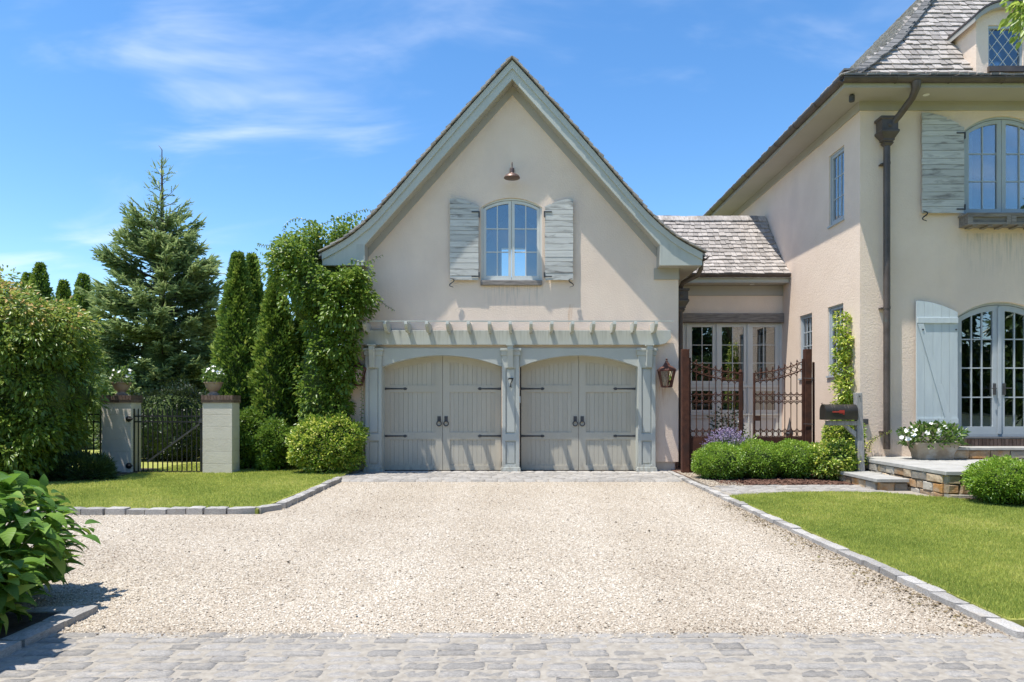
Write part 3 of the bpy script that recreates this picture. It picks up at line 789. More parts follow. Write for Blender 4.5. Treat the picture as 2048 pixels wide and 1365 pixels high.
MB().holed([(wl, -.1), (wr_, -.1), (wr_, 4.3), (GX, 7.9), (wl, 4.3)], [[(bw[0], bw[2]), (bw[1], bw[2]), (bw[1], bw[3]), (bw[0], bw[3])]], GB-.25, GB).build('wall', stucco, garage)
MB().box(wl+.25, wr_-.25, GY+.26, GB-.26, 2.85, 2.95).build('loft_floor', interior, garage)
MB().box(wl+.25, wr_-.25, GY+.26, GB-.26, -.05, .01).build('floor', foundation, garage)
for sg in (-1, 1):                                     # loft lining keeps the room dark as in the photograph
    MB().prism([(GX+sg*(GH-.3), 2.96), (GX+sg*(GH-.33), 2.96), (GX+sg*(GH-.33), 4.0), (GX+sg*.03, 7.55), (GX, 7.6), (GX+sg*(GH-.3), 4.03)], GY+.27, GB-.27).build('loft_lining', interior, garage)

# roof: one swept slab for each slope, real shingles laid over it
groof = empty_part('roof', garage)
N = 40
for sg in (-1, 1):
    top = [(r_, gtop(r_)) for r_ in [3.86 * i / N for i in range(N+1)]]
    under = [(r_, z - .05) for r_, z in top]
    pl = [(GX + sg*r_, z) for r_, z in top] + [(GX + sg*r_, z) for r_, z in reversed(under)]
    MB().prism(pl, RK - .005, GB + .25).build('roof_deck', shinglew, groof)
gp_up = Profile([(3.86, 4.40), (3.29, 4.72), (2.82, 5.115), (2.39, 5.58), (1.494, 6.62), (.715, 7.50), (.02, 8.27)])
for sg in (-1, 1):
    fr = (lambda sg: (lambda u, run, h: (Vector((GX + sg*run, u, h)), Vector((0, 1, 0)), Vector((sg, 0, 0)))))(sg)
    ms = shingle_mats(gp_up, fr, RK - .07, GB + .3, .15, (.12, .2), .036, seed=20 + sg, jit=.012)
    lay_shingles(ms, groof, 70, rank=lambda o: o.y)
for i in range(40):                                   # ridge caps
    y0 = RK - .05 + i * .2
    for sg in (-1, 1):
        q = [(GX, 8.335), (GX + sg*.13, 8.20), (GX + sg*.13, 8.175), (GX, 8.31)]
        MB().prism([(a, b + (.012 if i % 2 else 0)) for a, b in q], y0, y0 + .21).build('ridge_shingle', shinglem, groof)

# rake boards with boxed returns, soffit and frieze
for sg in (-1, 1):
    n = 24
    outer = [(3.80 * i / n, gtop(3.80 * i / n) - .052) for i in range(n+1)]
    zb = 4.18
    line = lambda r_: 7.91 - (7.91 - 4.585) * r_ / 2.955
    pl = [(GX + sg*a, b) for a, b in outer] + [(GX + sg*3.80, zb), (GX + sg*2.955, zb), (GX + sg*2.955, line(2.955)), (GX, line(0))]
    MB().prism(pl, RK + .012, RK + .05).build('rake_board', trim, garage)
    inner = [(a, b - .115 * (1 if a < 3 else .8)) for a, b in outer]
    pl = [(GX + sg*a, b + .045) for a, b in outer] + [(GX + sg*a, b) for a, b in reversed(inner)]
    MB().prism(pl, RK - .018, RK + .011).build('rake_moulding', trim, garage)
    # soffit between board and wall
    so = [(GX, line(0) + .02), (GX + sg*2.955, line(2.955) + .02), (GX + sg*2.955, line(2.955) + .05), (GX, line(0) + .05)]
    MB().prism(so, RK + .05, GY + .01).build('soffit', trim2, garage)
    a0, a1 = sorted((GX + sg*2.958, GX + sg*3.797))
    MB().box(a0, a1, RK + .05, GB, zb + .004, zb + .03).build('soffit', trim2, garage)
    xi = GX + sg*2.955
    MB().box(min(xi, xi+sg*.02), max(xi, xi+sg*.02), RK + .05, GY, zb + .03, line(2.955) + .03).build('return_side', trim2, garage)
    xo = GX + sg*3.80
    MB().prism([(RK + .02, zb), (GB, zb), (GB, 4.345), (RK + .02, 4.345)], min(xo, xo - sg*.03), max(xo, xo - sg*.03), 'x').build('fascia', trim, garage)
    # frieze board along the slope and under the return
    fz = [(GX, line(0) + .02), (GX + sg*2.95, line(2.95) + .02), (GX + sg*2.95, line(2.95) - .17), (GX, line(0) - .17)]
    MB().prism(fz, GY - .022, GY - .001).build('frieze', trim2, garage)
    a0, a1 = sorted((GX + sg*2.90, GX + sg*(GH + .012)))
    MB().box(a0, a1, GY - .03, GY - .001, 3.955, 4.183).build('frieze', trim2, garage)
    xs = GX + sg*GH
    MB().box(min(xs, xs+sg*.02), max(xs, xs+sg*.02), GY - .03, GB, 3.955, 4.183).build('frieze', trim2, garage)

# gable window and its shutters
window(garage, FRONT(GY + .03), wx(962, 14), wx(1084, 14), wz(563, 14), wz(415, 14), .19, 2, 2, 3, winpaint, 0.0, fw=.04, sw=.06, mw=.02, rowz=(.34, .67))
x0, x1 = wx(961, 13.95), wx(1084, 13.95)
MB().box(x0, x1, GY - .07, GY + .05, wz(571, 13.95), wz(561, 13.95)).build('sill', oldwood, garage, bevel=.008)
shutter(garage, wx(900, 13.92), wx(957, 13.92), wz(561, 13.92), wz(398, 13.92), wz(414, 13.92), True, 13.905, 15, shutwood, 1)
shutter(garage, wx(1090, 13.92), wx(1146, 13.92), wz(561, 13.92), wz(398, 13.92), wz(414, 13.92), False, 13.905, 14, shutwood, 2)

# carriage doors
DY = 14.22
zr = lambda py: wz(py, DY)
for bi, (pa, pb, pm_) in enumerate(((768, 1002, 885.3), (1042.5, 1273, 1157.3))):
    xa, xb, xm = wx(pa, DY), wx(pb, DY), wx(pm_, DY)
    top = arch_fn(xa, xb, zr(733), zr(710) - zr(733))
    for side in (0, 1):
        u0, u1 = (xa, xm - .004) if side == 0 else (xm + .004, xb)
        s0, s1 = (.125, .145) if side == 0 else (.145, .125)
        p0, p1 = u0 + s0, u1 - s1
        dm = MB().prism(clip_cell(u0, p0, .03, 99, top, 4), DY, DY + .035).prism(clip_cell(p1, u1, .03, 99, top, 4), DY, DY + .035)
        for za, zb_ in ((.03, zr(931)), (zr(879.5), zr(865)), (zr(785), zr(771))): dm.box(p0, p1, DY, DY + .035, za, zb_)
        xs_ = [p0 + (p1 - p0) * i / 8 for i in range(9)]
        dm.prism([(x, top(x) - .15) for x in xs_] + [(x, top(x)) for x in reversed(xs_)], DY, DY + .035)
        door = dm.build('door', doorpaint, garage)
        nb = 10
        for ci, (zlo, zhi) in enumerate(((zr(771) - .02, 99), (zr(865) - .02, zr(785) + .02), (zr(931) - .02, zr(879.5) + .02))):
            for k in range(nb):
                q0, q1 = p0 - .01 + (p1-p0+.02)*k/nb, p0 - .01 + (p1-p0+.02)*(k+1)/nb
                MB().prism(clip_cell(q0 + .0016, q1 - .0016, zlo, zhi, lambda x: top(x) - .10, 3), DY + .020, DY + .042).build('plank', doorpaint, door, bevel=.003)
        MB().prism(clip_cell(u0 + .02, u1 - .02, .06, 99, lambda x: top(x) - .03, 8), DY + .030, DY + .05).build('backing', doorpaint, door)
        for py in (778, 872.5):                        # strap hinges
            zc = zr(py); sgn = 1 if side == 0 else -1; xe = u0 if side == 0 else u1
            pts = [(0, .026), (.10, .017), (.40, .013), (.42, .026), (.455, .028), (.49, 0), (.455, -.028), (.42, -.026), (.40, -.013), (.10, -.017), (0, -.026)]
            MB().prism([(xe + sgn*a, zc + b) for a, b in pts], DY - .010, DY - .001).build('strap_hinge', greyiron, door)
        xc = xm - .073 if side == 0 else xm + .073
        h = MB().box(xc - .035, xc + .035, DY - .016, DY - .001, zr(844), zr(833))
        h.tube([(xc + .048*math.cos(t), DY - .022, zr(847.5) + .05*math.sin(t)) for t in [2*math.pi*i/16 for i in range(16)]], .011, 6, closed=True)
        h.build('ring_handle', greyiron, door, smooth='auto')
    for xe in (xa, xb):
        MB().box(xe - .045, xe + .004, DY + .012, DY + .06, .02, zr(734)).build('jamb_seal', blackgap, garage)
    MB().box(xa, xb, DY + .01, DY + .05, .013, .029).build('door_seal', blackgap, garage)
    # arched surround: spandrel board with deep reveal
    a, b = wx(pa - 3.5, 13.95), wx(pb + 2.5, 13.95)
    zs = wz(734, 13.95); ri = wz(711, 13.95) - zs
    MB().prism([(a, zs - .0)] + arc(a, b, zs, ri, 16) + [(b, wz(697, 13.95)), (a, wz(697, 13.95))], 13.945, DY + .03).build('door_surround', trim, garage)
# pilasters
PY = 13.87
kz = lambda py: wz(py, PY)
for (pa, pb) in ((730.5, 763), (1004.5, 1038.5), (1276.5, 1311)):
    a, b = wx(pa, PY), wx(pb, PY); c = (a+b)/2; iw = .105
    pil = MB().holed([(a, .05), (b, .05), (b, kz(699)), (a, kz(699))], [[(c-iw, kz(930)), (c+iw, kz(930)), (c+iw, kz(882)), (c-iw, kz(882))], [(c-iw, kz(868)), (c+iw, kz(868)), (c+iw, kz(736)), (c-iw, kz(736))]], PY, PY + .03).build('pilaster', trim, garage, bevel=.004)
    MB().box(a + .004, b - .004, PY + .0305, DY + .02, .012, kz(698)).build('pilaster_core', trim, pil)
    for z0_, z1_ in ((kz(929), kz(883)), (kz(867), kz(737))):
        MB().box(c - iw + .025, c + iw - .025, PY + .016, PY + .03, z0_ + .02, z1_ - .02).build('panel', trim, pil, bevel=.006)
    MB().box(a - .03, b + .03, PY - .03, PY + .15, .012, kz(938)).box(a - .02, b + .02, PY - .02, PY + .15, kz(938), kz(935)).build('plinth', trim, pil, bevel=.005)
    MB().box(a - .02, b + .02, PY - .02, PY + .15, kz(711), kz(702)).box(a - .04, b + .04, PY - .04, PY + .15, kz(702), kz(697)).build('capital', trim, pil, bevel=.005)
# pergola over the doors
perg = empty_part('pergola', garage)
bx0, bx1 = wx(703, 13.9), wx(1342, 13.9)
zb0, zb1 = wz(690, 13.9), wz(661, 13.9)
beam = [(bx0 + .22, zb0), (bx1 - .22, zb0), (bx1 - .10, zb0 + .03), (bx1, zb0 + .14), (bx1, zb1), (bx0, zb1), (bx0, zb0 + .14), (bx0 + .10, zb0 + .03)]
MB().prism(beam, 13.895, 13.96).build('beam', trim, perg, bevel=.005)
for i in range(15):
    xc = wx(728.5 + 41.7 * i, 13.5)
    zt = 3.03
    pr = [(GY - .002, zt), (13.46, zt), (13.455, zt - .05), (13.49, zt - .10), (13.55, zt - .13), (13.58, zt - .165), (13.66, zt - .185), (GY - .002, zt - .185)]
    MB().prism(pr, xc - .03, xc + .03, 'x').build('rafter', trim, perg, bevel=.004)
MB().box(wx(696, 13.5), wx(1346, 13.5), 13.47, 13.515, 3.0315, 3.053).build('slat', trim, perg)
for pc in (743.5, 1020.5, 1299):
    xc = wx(pc, 13.8); w = .062
    MB().prism([(PY - .001, wz(692, 13.8)), (13.74, wz(692, 13.8)), (13.735, wz(700, 13.8)), (13.775, wz(712, 13.8)), (13.815, wz(735, 13.8)), (PY - .001, wz(736, 13.8))], xc - w*.9, xc + w*.9, 'x').build('bracket', trim, perg, bevel=.004)
    MB().box(xc - w*1.3, xc + w*1.3, 13.72, 13.875, wz(692, 13.8) + .001, wz(689.6, 13.8)).build('bracket_cap', trim, perg)
# house number 7 on the middle pilaster
num = MB().prism([(a*.115 - .06 + wx(1022, PY), b*.19 + wz(775, PY)) for a, b in ((.05, 1), (.95, 1), (.95, .88), (.58, .42), (.50, .06), (.66, .06), (.66, 0), (.20, 0), (.20, .06), (.32, .06), (.40, .42), (.74, .86), (.16, .86), (.14, .76), (.05, .76))], PY - .014, PY - .004).build('house_number', blackiron, garage)
MB().box(wx(1038.3, 13.93), wx(1041, 13.93), 13.94, 13.97, wz(806, 13.93), wz(793, 13.93)).build('keypad', whitem, garage)

# right-hand eaves gutter, elbow, rainwater head and pipe
def half_pipe(name, p0, p1, r, parent, mat=copper):
    """half-round gutter from p0 to p1"""
    p0, p1 = Vector(p0), Vector(p1); d = (p1-p0).normalized(); a = d.cross(Vector((0, 0, 1))).normalized(); b = Vector((0, 0, 1))
    vs, fs, n = [], [], 10
    for p in (p0, p1):
        for rr in (r, r - .008):
            for i in range(n+1):
                q = math.pi * i / n
                vs.append(tuple(p + a*math.cos(q)*rr - b*math.sin(q)*rr))
    k = n+1
    for i in range(n):
        fs += [(i, i+1, 2*k+i+1, 2*k+i), (k+i, 3*k+i, 3*k+i+1, k+i+1), (i, k+i, k+i+1, i+1), (2*k+i, 2*k+i+1, 3*k+i+1, 3*k+i)]
    fs += [(0, 2*k, 3*k, k), (n, k+n, 3*k+n, 2*k+n)]
    m = MB(); m.add(vs, fs)
    for e in (p0, p1): m.tube([e + a*r, e + a*(r-.001) + d*.001], .002, 4)
    o = m.build(name, mat, parent)
    L_ = (p1-p0).length; c = int(L_ / 1.05)
    for i in range(1, c+1):
        q = p0 + d * (i * L_ / (c+1)); s = MB()
        s.tube([q + a*math.cos(t)*(r+.004) - b*math.sin(t)*(r+.004) for t in [math.pi*j/10 for j in range(11)]], .006, 5)
        s.build('gutter_strap', mat, o)
    return o
gxr = GX + 3.87
half_pipe('gutter', (gxr, RK - .02, 4.37), (gxr, GB, 4.37), .07, garage)
half_pipe('gutter', (GX - 3.87, RK - .02, 4.37), (GX - 3.87, GB, 4.37), .07, garage)
def rain_head(parent, c, s=1.0, mat=copper):
    x, y, z = c; m = MB()
    pr = [(.17, .30), (.17, .26), (.145, .24), (.145, .07), (.165, .05), (.165, .02), (.10, -.09), (.10, -.12), (.075, -.14), (.09, -.16), (.055, -.21)]
    for (w0, z0_), (w1, z1_) in zip(pr[:-1], pr[1:]):
        a, b = w0*s, w1*s; d0_, d1_ = a*.75, b*.75
        m.add([(x-a, y-d0_, z+z0_*s), (x+a, y-d0_, z+z0_*s), (x+a, y+d0_, z+z0_*s), (x-a, y+d0_, z+z0_*s), (x-b, y-d1_, z+z1_*s), (x+b, y-d1_, z+z1_*s), (x+b, y+d1_, z+z1_*s), (x-b, y+d1_, z+z1_*s)],
              [(0,1,2,3), (7,6,5,4), (0,4,5,1), (1,5,6,2), (2,6,7,3), (3,7,4,0)])
    o = m.build('rainwater_head', mat, parent)
    MB().lathe([(.05*s, 0), (.045*s, .012), (.02*s, .02)], (0, 0, 0), 10).build('boss', mat, o).matrix_basis = Matrix.Translation((x, y - .109*s, z + .15*s)) @ Matrix.Rotation(math.radians(90), 4, 'X')
    return o
hx, hy = 3.40, 14.45
rain_head(garage, (hx, hy, 3.55), .95)
MB().tube([(gxr, 14.0, 4.31), (gxr, 14.02, 4.18), (gxr - .04, 14.1, 4.07), (hx + .03, 14.38, 3.96), (hx, hy, 3.86), (hx, hy, 3.78)], .05, 10).build('downpipe', copper, garage, smooth='auto')
MB().tube([(hx, hy, 3.38), (hx, hy, .06)], .048, 10).build('downpipe', copper, garage, smooth='auto')

# ================================================================== link building between garage and house
WX, WY = 6.277, 12.6
LX0, LY = 3.25, 16.3
link = thing('link_building', 'low shingled link with four tall windows between garage and main house', 'building', (4.8, LY, 0))
lx1 = WX - .002
tz = wz(645, LY)
MB().box(LX0 + .002, lx1, LY, LY + .2, tz + .02, 4.34).build('wall', stucco, link)
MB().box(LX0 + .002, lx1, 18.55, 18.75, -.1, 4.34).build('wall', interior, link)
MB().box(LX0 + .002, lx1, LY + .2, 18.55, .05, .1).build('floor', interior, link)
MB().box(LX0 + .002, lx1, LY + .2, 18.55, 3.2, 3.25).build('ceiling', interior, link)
MB().box(LX0 + .05, wx(1568, LY - .05), LY - .09, LY + .12, wz(646, LY), wz(628, LY)).build('lintel', oldwood, link, bevel=.012)
MB().box(LX0 + .002, lx1, LY - .03, LY - .001, wz(592, LY), 4.22).build('frieze', trim2, link)
MB().box(LX0 + .002, lx1 - .01, 15.90, LY + .0, 4.23, 4.255).build('soffit', trim2, link)
MB().box(LX0 + .62, lx1 - .01, 15.90, 15.93, 4.2555, 4.36).build('fascia', trim, link)
MB().lathe([(.055, 0), (.055, .008), (.035, .012)], (wx(1505, 16.05), 16.08, 4.218), 14).build('downlight', whitem, link)
half_pipe('gutter', (LX0 + .45, 15.83, 4.42), (lx1 - .01, 15.83, 4.42), .07, link)
lp = Profile([(15.83, 4.40), (16.02, 4.565), (16.35, 4.87), (16.85, 5.44), (17.42, 6.13)])
lroof = empty_part('roof', link)
pl = [(p.x, p.y) for p in lp.p]
MB().prism(pl + [(p[0], p[1] - .07) for p in reversed(pl)], LX0 + .02, lx1, 'x').build('roof_deck', shinglew, lroof)
MB().prism([(17.42, 6.13), (19.1, 4.40), (19.1, 4.33), (17.42, 6.06)], LX0 + .02, lx1, 'x').build('roof_deck', shinglew, lroof)
ms = shingle_mats(lp, lambda u, run, h: (Vector((u, run, h)), Vector((1, 0, 0)), Vector((0, 1, 0))), 3.30, lx1 - .03, .158, (.10, .19), .026, seed=3)
lay_shingles(ms, lroof, 300, rank=lambda o: -(o.x + (o.z - 4.4) * .3))
x = 3.2
while x < lx1 - .2:
    w = pyr.uniform(.19, .24)
    for sg in (-1, 1):
        q = [(17.42, 6.20), (17.42 + sg*.15, 6.05), (17.42 + sg*.15, 6.02), (17.42, 6.17)]
        dz = pyr.uniform(0, .02)
        MB().prism([(a, b + dz) for a, b in q], x, x + w + .02, 'x').build('ridge_shingle', shinglem, lroof)
    x += w
# window wall
zt, zm0, zm1, zl = wz(647, LY), wz(771, LY), wz(775, LY), wz(829, LY)
for a, b in ((1350, 1373.5), (1377, 1433.5), (1437, 1496), (1499, 1559)):
    a_, b_ = max(LX0 + .03, wx(a, LY)), wx(b, LY)
    window(link, FRONT(LY + .02), a_, b_, zm0, zt, 0, 1, 2, 3, winpaint, 0, fw=.025, sw=.06, mw=.016)
    window(link, FRONT(LY + .02), a_, b_, zl, zm1, 0, 1, 2, 1, winpaint, 0, fw=.025, sw=.06, mw=.016)
    MB().holed([(a_, .05), (b_, .05), (b_, zl - .02), (a_, zl - .02)], [[(a_ + .08, .15), (b_ - .08, .15), (b_ - .08, zl - .10), (a_ + .08, zl - .10)]], LY + .03, LY + .06).build('panel', winpaint, link)
    MB().box(a_ + .01, b_ - .01, LY + .0605, LY + .08, .06, zl - .03).build('panel_field', winpaint, link)
fr = MB()
for px in (1375.2, 1435.2, 1497.5):
    x = wx(px, LY); fr.box(x - .016, x + .016, LY + .005, LY + .11, .05, zt)
fr.box(LX0 + .02, wx(1561, LY), LY + .0, LY + .12, zl - .022, zl - .002)
fr.box(LX0 + .02, wx(1561, LY), LY + .003, LY + .11, zm1 - .0, zm0 + .0)
fr.box(wx(1559.3, LY), wx(1563.5, LY), LY + .004, LY + .12, .05, zt)
fr.build('window_post', winpaint, link)
MB().box(wx(1563.6, LY), lx1, LY + .0, LY + .2, .0, tz + .019).build('wall', stucco, link)

# ================================================================== main house
house = thing('main_house', 'two-storey pale stucco house with hipped cedar roof and arched dormer', 'house', (WX, WY, 0))
HX1, HB, HZ = 13.5, 22.5, 7.05
k = FPX / WY
ux = lambda px: (px - VPX) / k
uz = lambda py: EYE + (VPY - py) / k
UW = (ux(1928), ux(2086), uz(432), uz(262), uz(232) - uz(262))
FD = (ux(1911), ux(2095), .80, uz(636), uz(604) - uz(636))
MB().holed([(WX, -.1), (HX1, -.1), (HX1, HZ), (WX, HZ)], [arch_poly(*UW), arch_poly(*FD)], WY, WY + .25).build('wall', stucco, house)
sy = lambda px: WX * FPX / (px - VPX)
SW = [(sy(1688), sy(1658), 5.0, 6.43), (sy(1686.5), sy(1655.5), 1.975, 3.37), (sy(1624), sy(1599.5), 1.975, 3.37)]
MB().holed([(WY + .25, -.1), (HB, -.1), (HB, HZ), (WY + .25, HZ)], [[(a, c), (b, c), (b, d), (a, d)] for a, b, c, d in SW], WX, WX + .25, 'x').build('wall', stucco, house)
MB().box(HX1 - .25, HX1, WY + .25, HB, -.1, HZ).build('wall', stucco, house)
MB().box(WX + .25, HX1 - .25, HB - .25, HB, -.1, HZ).build('wall', stucco, house)
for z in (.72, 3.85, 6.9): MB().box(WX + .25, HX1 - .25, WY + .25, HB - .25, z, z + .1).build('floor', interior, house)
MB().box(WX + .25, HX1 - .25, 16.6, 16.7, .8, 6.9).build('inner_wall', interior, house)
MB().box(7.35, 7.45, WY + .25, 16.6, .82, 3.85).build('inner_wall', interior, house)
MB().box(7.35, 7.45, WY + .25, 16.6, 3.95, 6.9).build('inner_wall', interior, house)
for (a, b, c, d), (co, ro) in zip(SW, ((3, 3), (3, 4), (3, 4))):
    window(house, SIDE(WX + .03), a, b, c, d, 0, 1, co, ro, bluepaint, 0, fw=.03, sw=.05, mw=.022)
    MB().box(WX - .03, WX + .06, a - .02, b + .02, c - .035, c + .0).build('sill', bluepaint, house)
window(house, FRONT(WY + .04), *UW, 2, 2, 3, bluepaint, 0, fw=.045, sw=.075, mw=.02, rowz=(.335, .67))
for a, b in ((UW[0] + .10, UW[0] + .30), (UW[1] - .30, UW[1] - .10), (UW[0] + .72, UW[0] + .88)):
    cm = MB(); n = 14
    for i in range(n):
        xa, xb = a + (b-a)*i/n, a + (b-a)*(i+1)/n
        cm.add([(xa, WY + .22 + .03*(i % 2), UW[2] + .05), (xb, WY + .22 + .03*((i+1) % 2), UW[2] + .05), (xb, WY + .22 + .03*((i+1) % 2), UW[3] + .1), (xa, WY + .22 + .03*(i % 2), UW[3] + .1)], [(0, 1, 2, 3)])
    cm.build('curtain', curtain, house)
shutter(house, ux(1840), ux(1923), uz(429), uz(229), uz(258), True, WY - .075, 15, shutwood, 5)
# French doors
window(house, FRONT(WY + .06), *FD, 2, 3, 4, bluepaint, 0, fw=.05, sw=.105, mw=.022, rowz=(.26, .52, .775), name='french_door')
xm = (FD[0] + FD[1]) / 2
MB().box(xm - .03, xm + .03, WY + .045, WY + .059, FD[2] + .05, FD[3] + .2).build('astragal', bluepaint, house)
for sg in (-1, 1):
    xh = xm + sg*.09
    MB().box(xh - .022, xh + .022, WY + .045, WY + .0725, uz(790), uz(767)).tube([(xh, WY + .04, uz(777)), (xh, WY, uz(777)), (xh + sg*.10, WY - .005, uz(777))], .009, 8).build('door_handle', greyiron, house, smooth='auto')
# ledged and braced shutter beside the French doors
sx0, sx1, sz0, szo, szi, SY = ux(1828), ux(1910), uz(848), uz(603), uz(626), WY - .08
fs = MB().box(sx0 + .005, sx1 - .005, SY - .028, SY - .002, uz(648), uz(637)).build('shutter', shutpaint, house, bevel=.004)
stop = lambda x: szo - (szo - szi) * ((x - sx0) / (sx1 - sx0)) ** 1.8
for i in range(5):
    a, b = sx0 + (sx1-sx0)*i/5 + .002, sx0 + (sx1-sx0)*(i+1)/5 - .002
    MB().prism(clip_cell(a, b, sz0, 99, stop, 4), SY, SY + .026).build('board', shutpaint, fs)
MB().prism([(sx0 + .01, uz(649)), (sx0 + .12, uz(649)), (sx1 - .11, sz0 + .02), (sx1 - .22, sz0 + .02)], SY - .026, SY - .001).build('brace', shutpaint, fs, bevel=.003)
MB().box(sx0 + .005, sx1 - .005, SY - .028, SY - .002, sz0 + .01, sz0 + .10).build('ledge', shutpaint, fs)
for xx in (sx0 + .10, sx1 - .05): MB().lathe([(.016, 0), (.016, .006), (.006, .012)], (0, 0, 0), 10).build('bolt', blackiron, fs).matrix_basis = Matrix.Translation((xx, SY - .030, uz(661))) @ Matrix.Rotation(math.radians(90), 4, 'X')
# window box
wb0, wb1 = ux(1922) - .04, UW[1] + .12
zb0_, zb1_ = uz(460), uz(437)
box_ = MB().box(wb0, wb1, WY - .24, WY - .002, zb0_ + .03, zb1_).build('window_box', oldwood, house)
MB().box(wb0 - .02, wb1 + .02, WY - .27, WY - .002, zb1_, zb1_ + .03).build('rim', oldwood, box_)
x = wb0
while x < wb1 - .2:
    MB().holed([(x, zb0_ + .03), (x + .78, zb0_ + .03), (x + .78, zb1_), (x, zb1_)], [[(x + .09, zb0_ + .07), (x + .70, zb0_ + .07), (x + .70, zb1_ - .04), (x + .09, zb1_ - .04)]], WY - .265, WY - .241).build('panel', oldwood, box_)
    x += .785
for i in range(6):
    MB().box(wb0 + .1 + i*.27, wb0 + .18 + i*.27, WY - .25, WY - .01, zb0_, zb0_ + .029).build('bracket', oldwood, box_)

# eaves
EX, EY = 5.66, 11.98
half_pipe('gutter', (EX + .0, EY, 7.13), (HX1 + .6, EY, 7.13), .085, house)
half_pipe('gutter', (EX, EY - .02, 7.13), (EX, HB + .5, 7.13), .085, house)
MB().box(EX + .05, HX1 + .5, EY + .05, WY, 6.985, 7.02).build('soffit', trim2, house)
MB().box(EX + .05, WX, WY + .001, HB + .4, 6.985, 7.02).build('soffit', trim2, house)
MB().box(EX + .05, HX1 + .5, EY + .05, EY + .09, 7.0205, 7.13).build('fascia', trim, house)
MB().box(EX + .05, EX + .09, EY + .091, HB + .4, 7.0205, 7.13).build('fascia', trim, house)
MB().box(WX - .026, HX1, WY - .026, WY - .001, uz(222), 6.984).build('frieze', trim2, house)
MB().box(WX - .026, WX - .001, WY, HB, uz(222), 6.984).build('frieze', trim2, house)
MB().lathe([(.055, 0), (.055, .006), (.035, .010)], (ux(1833), 12.3, 6.975), 14).build('downlight', whitem, house)
MB().lathe([(.045, 0), (.05, .02), (.05, .10), (.03, .13)], (5.98, 12.3, 6.855), 12).build('eaves_lamp', greyiron, house)
hpF = Profile([(0, 7.16), (.30, 7.27), (.62, 7.49), (.95, 7.93), (1.31, 8.46), (2.22, 9.78), (3.95, 12.3)])       # front slope
hpL = Profile([(0, 7.16), (.35, 7.32), (.74, 7.59), (1.46, 8.21), (2.02, 8.82), (2.87, 9.78), (5.1, 12.3)])         # left slope
def run_at(prof, z):
    for a, b in zip(prof.p[:-1], prof.p[1:]):
        if a.y - 1e-9 <= z <= b.y + 1e-9: return a.x + (b.x-a.x) * (z-a.y) / max(1e-9, b.y-a.y)
    return prof.p[-1].x
hip = lambda z: Vector((EX + run_at(hpL, z), EY + run_at(hpF, z), z))
hroof = empty_part('roof', house)
dk = MB(); hz = [7.16 + (12.3-7.16) * (i/40) for i in range(41)]
for za, zb_ in zip(hz[:-1], hz[1:]):                    # deck: front and left slopes meeting on the hip
    A, B = hip(za), hip(zb_)
    dk.add([tuple(A), (HX1 + .6, A.y, za), (HX1 + .6, B.y, zb_), tuple(B)], [(0, 1, 2, 3)])
    dk.add([tuple(A), tuple(B), (B.x, HB, zb_), (A.x, HB, za)], [(0, 1, 2, 3)])
T_ = hip(12.3)
dk.add([tuple(T_), (HX1 + .6, T_.y, 12.3), (HX1 + .6, HB, 12.3), (T_.x, HB, 12.3)], [(0, 1, 2, 3)])
dk.build('roof_deck', shinglew, hroof)
DX0, DX1, DZ = ux(1951), ux(2068), 8.50
def keep_front(o):
    return not (DX0 - .05 < o.x < DX1 + .05 and WY - .10 < o.y < WY + 1.0 and o.z < 8.42)
ms = shingle_mats(hpF, lambda u, run, h: (Vector((u, EY + run, h)), Vector((1, 0, 0)), Vector((0, 1, 0))),
                  lambda s: hip(hpF.at(s)[0].y).x + .05, HX1 + .5, .172, (.11, .21), .028, keep=keep_front, seed=8)
seen = lambda o: (0 if (VPY - FPX * (o.z - EYE) / o.y > -8 and VPX + FPX * o.x / o.y < 2052) else 10) + o.y*.01
nvis = sum(1 for o, m_ in ms if seen(o) < 5)
lay_shingles(ms, hroof, min(300, nvis), rank=seen)
ms = shingle_mats(hpL, lambda u, run, h: (Vector((EX + run, u, h)), Vector((0, 1, 0)), Vector((1, 0, 0))),
                  lambda s: hip(hpL.at(s)[0].y).y + .05, HB, .195, (.12, .22), .030, seed=9)
lay_shingles(ms, hroof, 0)
z = 7.20
while z < 12.0:                                        # hip caps
    A = hip(z); d = (hip(z + .05) - A).normalized(); B = A + d * .30
    A = A + Vector((-.02, -.03, .15)); B = B + Vector((-.02, -.03, .13))
    cm = MB()
    for side in (Vector((1, 0, -.02)), Vector((-.1, 1, -.12))):
        w_ = side * .17; dn = Vector((0, 0, .03))
        cm.add([tuple(p) for p in (A, A + w_, B + w_, B, A - dn, A + w_ - dn, B + w_ - dn*.6, B - dn*.6)],
               [(0,1,2,3), (4,7,6,5), (0,4,5,1), (1,5,6,2), (2,6,7,3), (3,7,4,0)])
    cm.build('hip_shingle', hipm, hroof)
    z += .20 * d.z
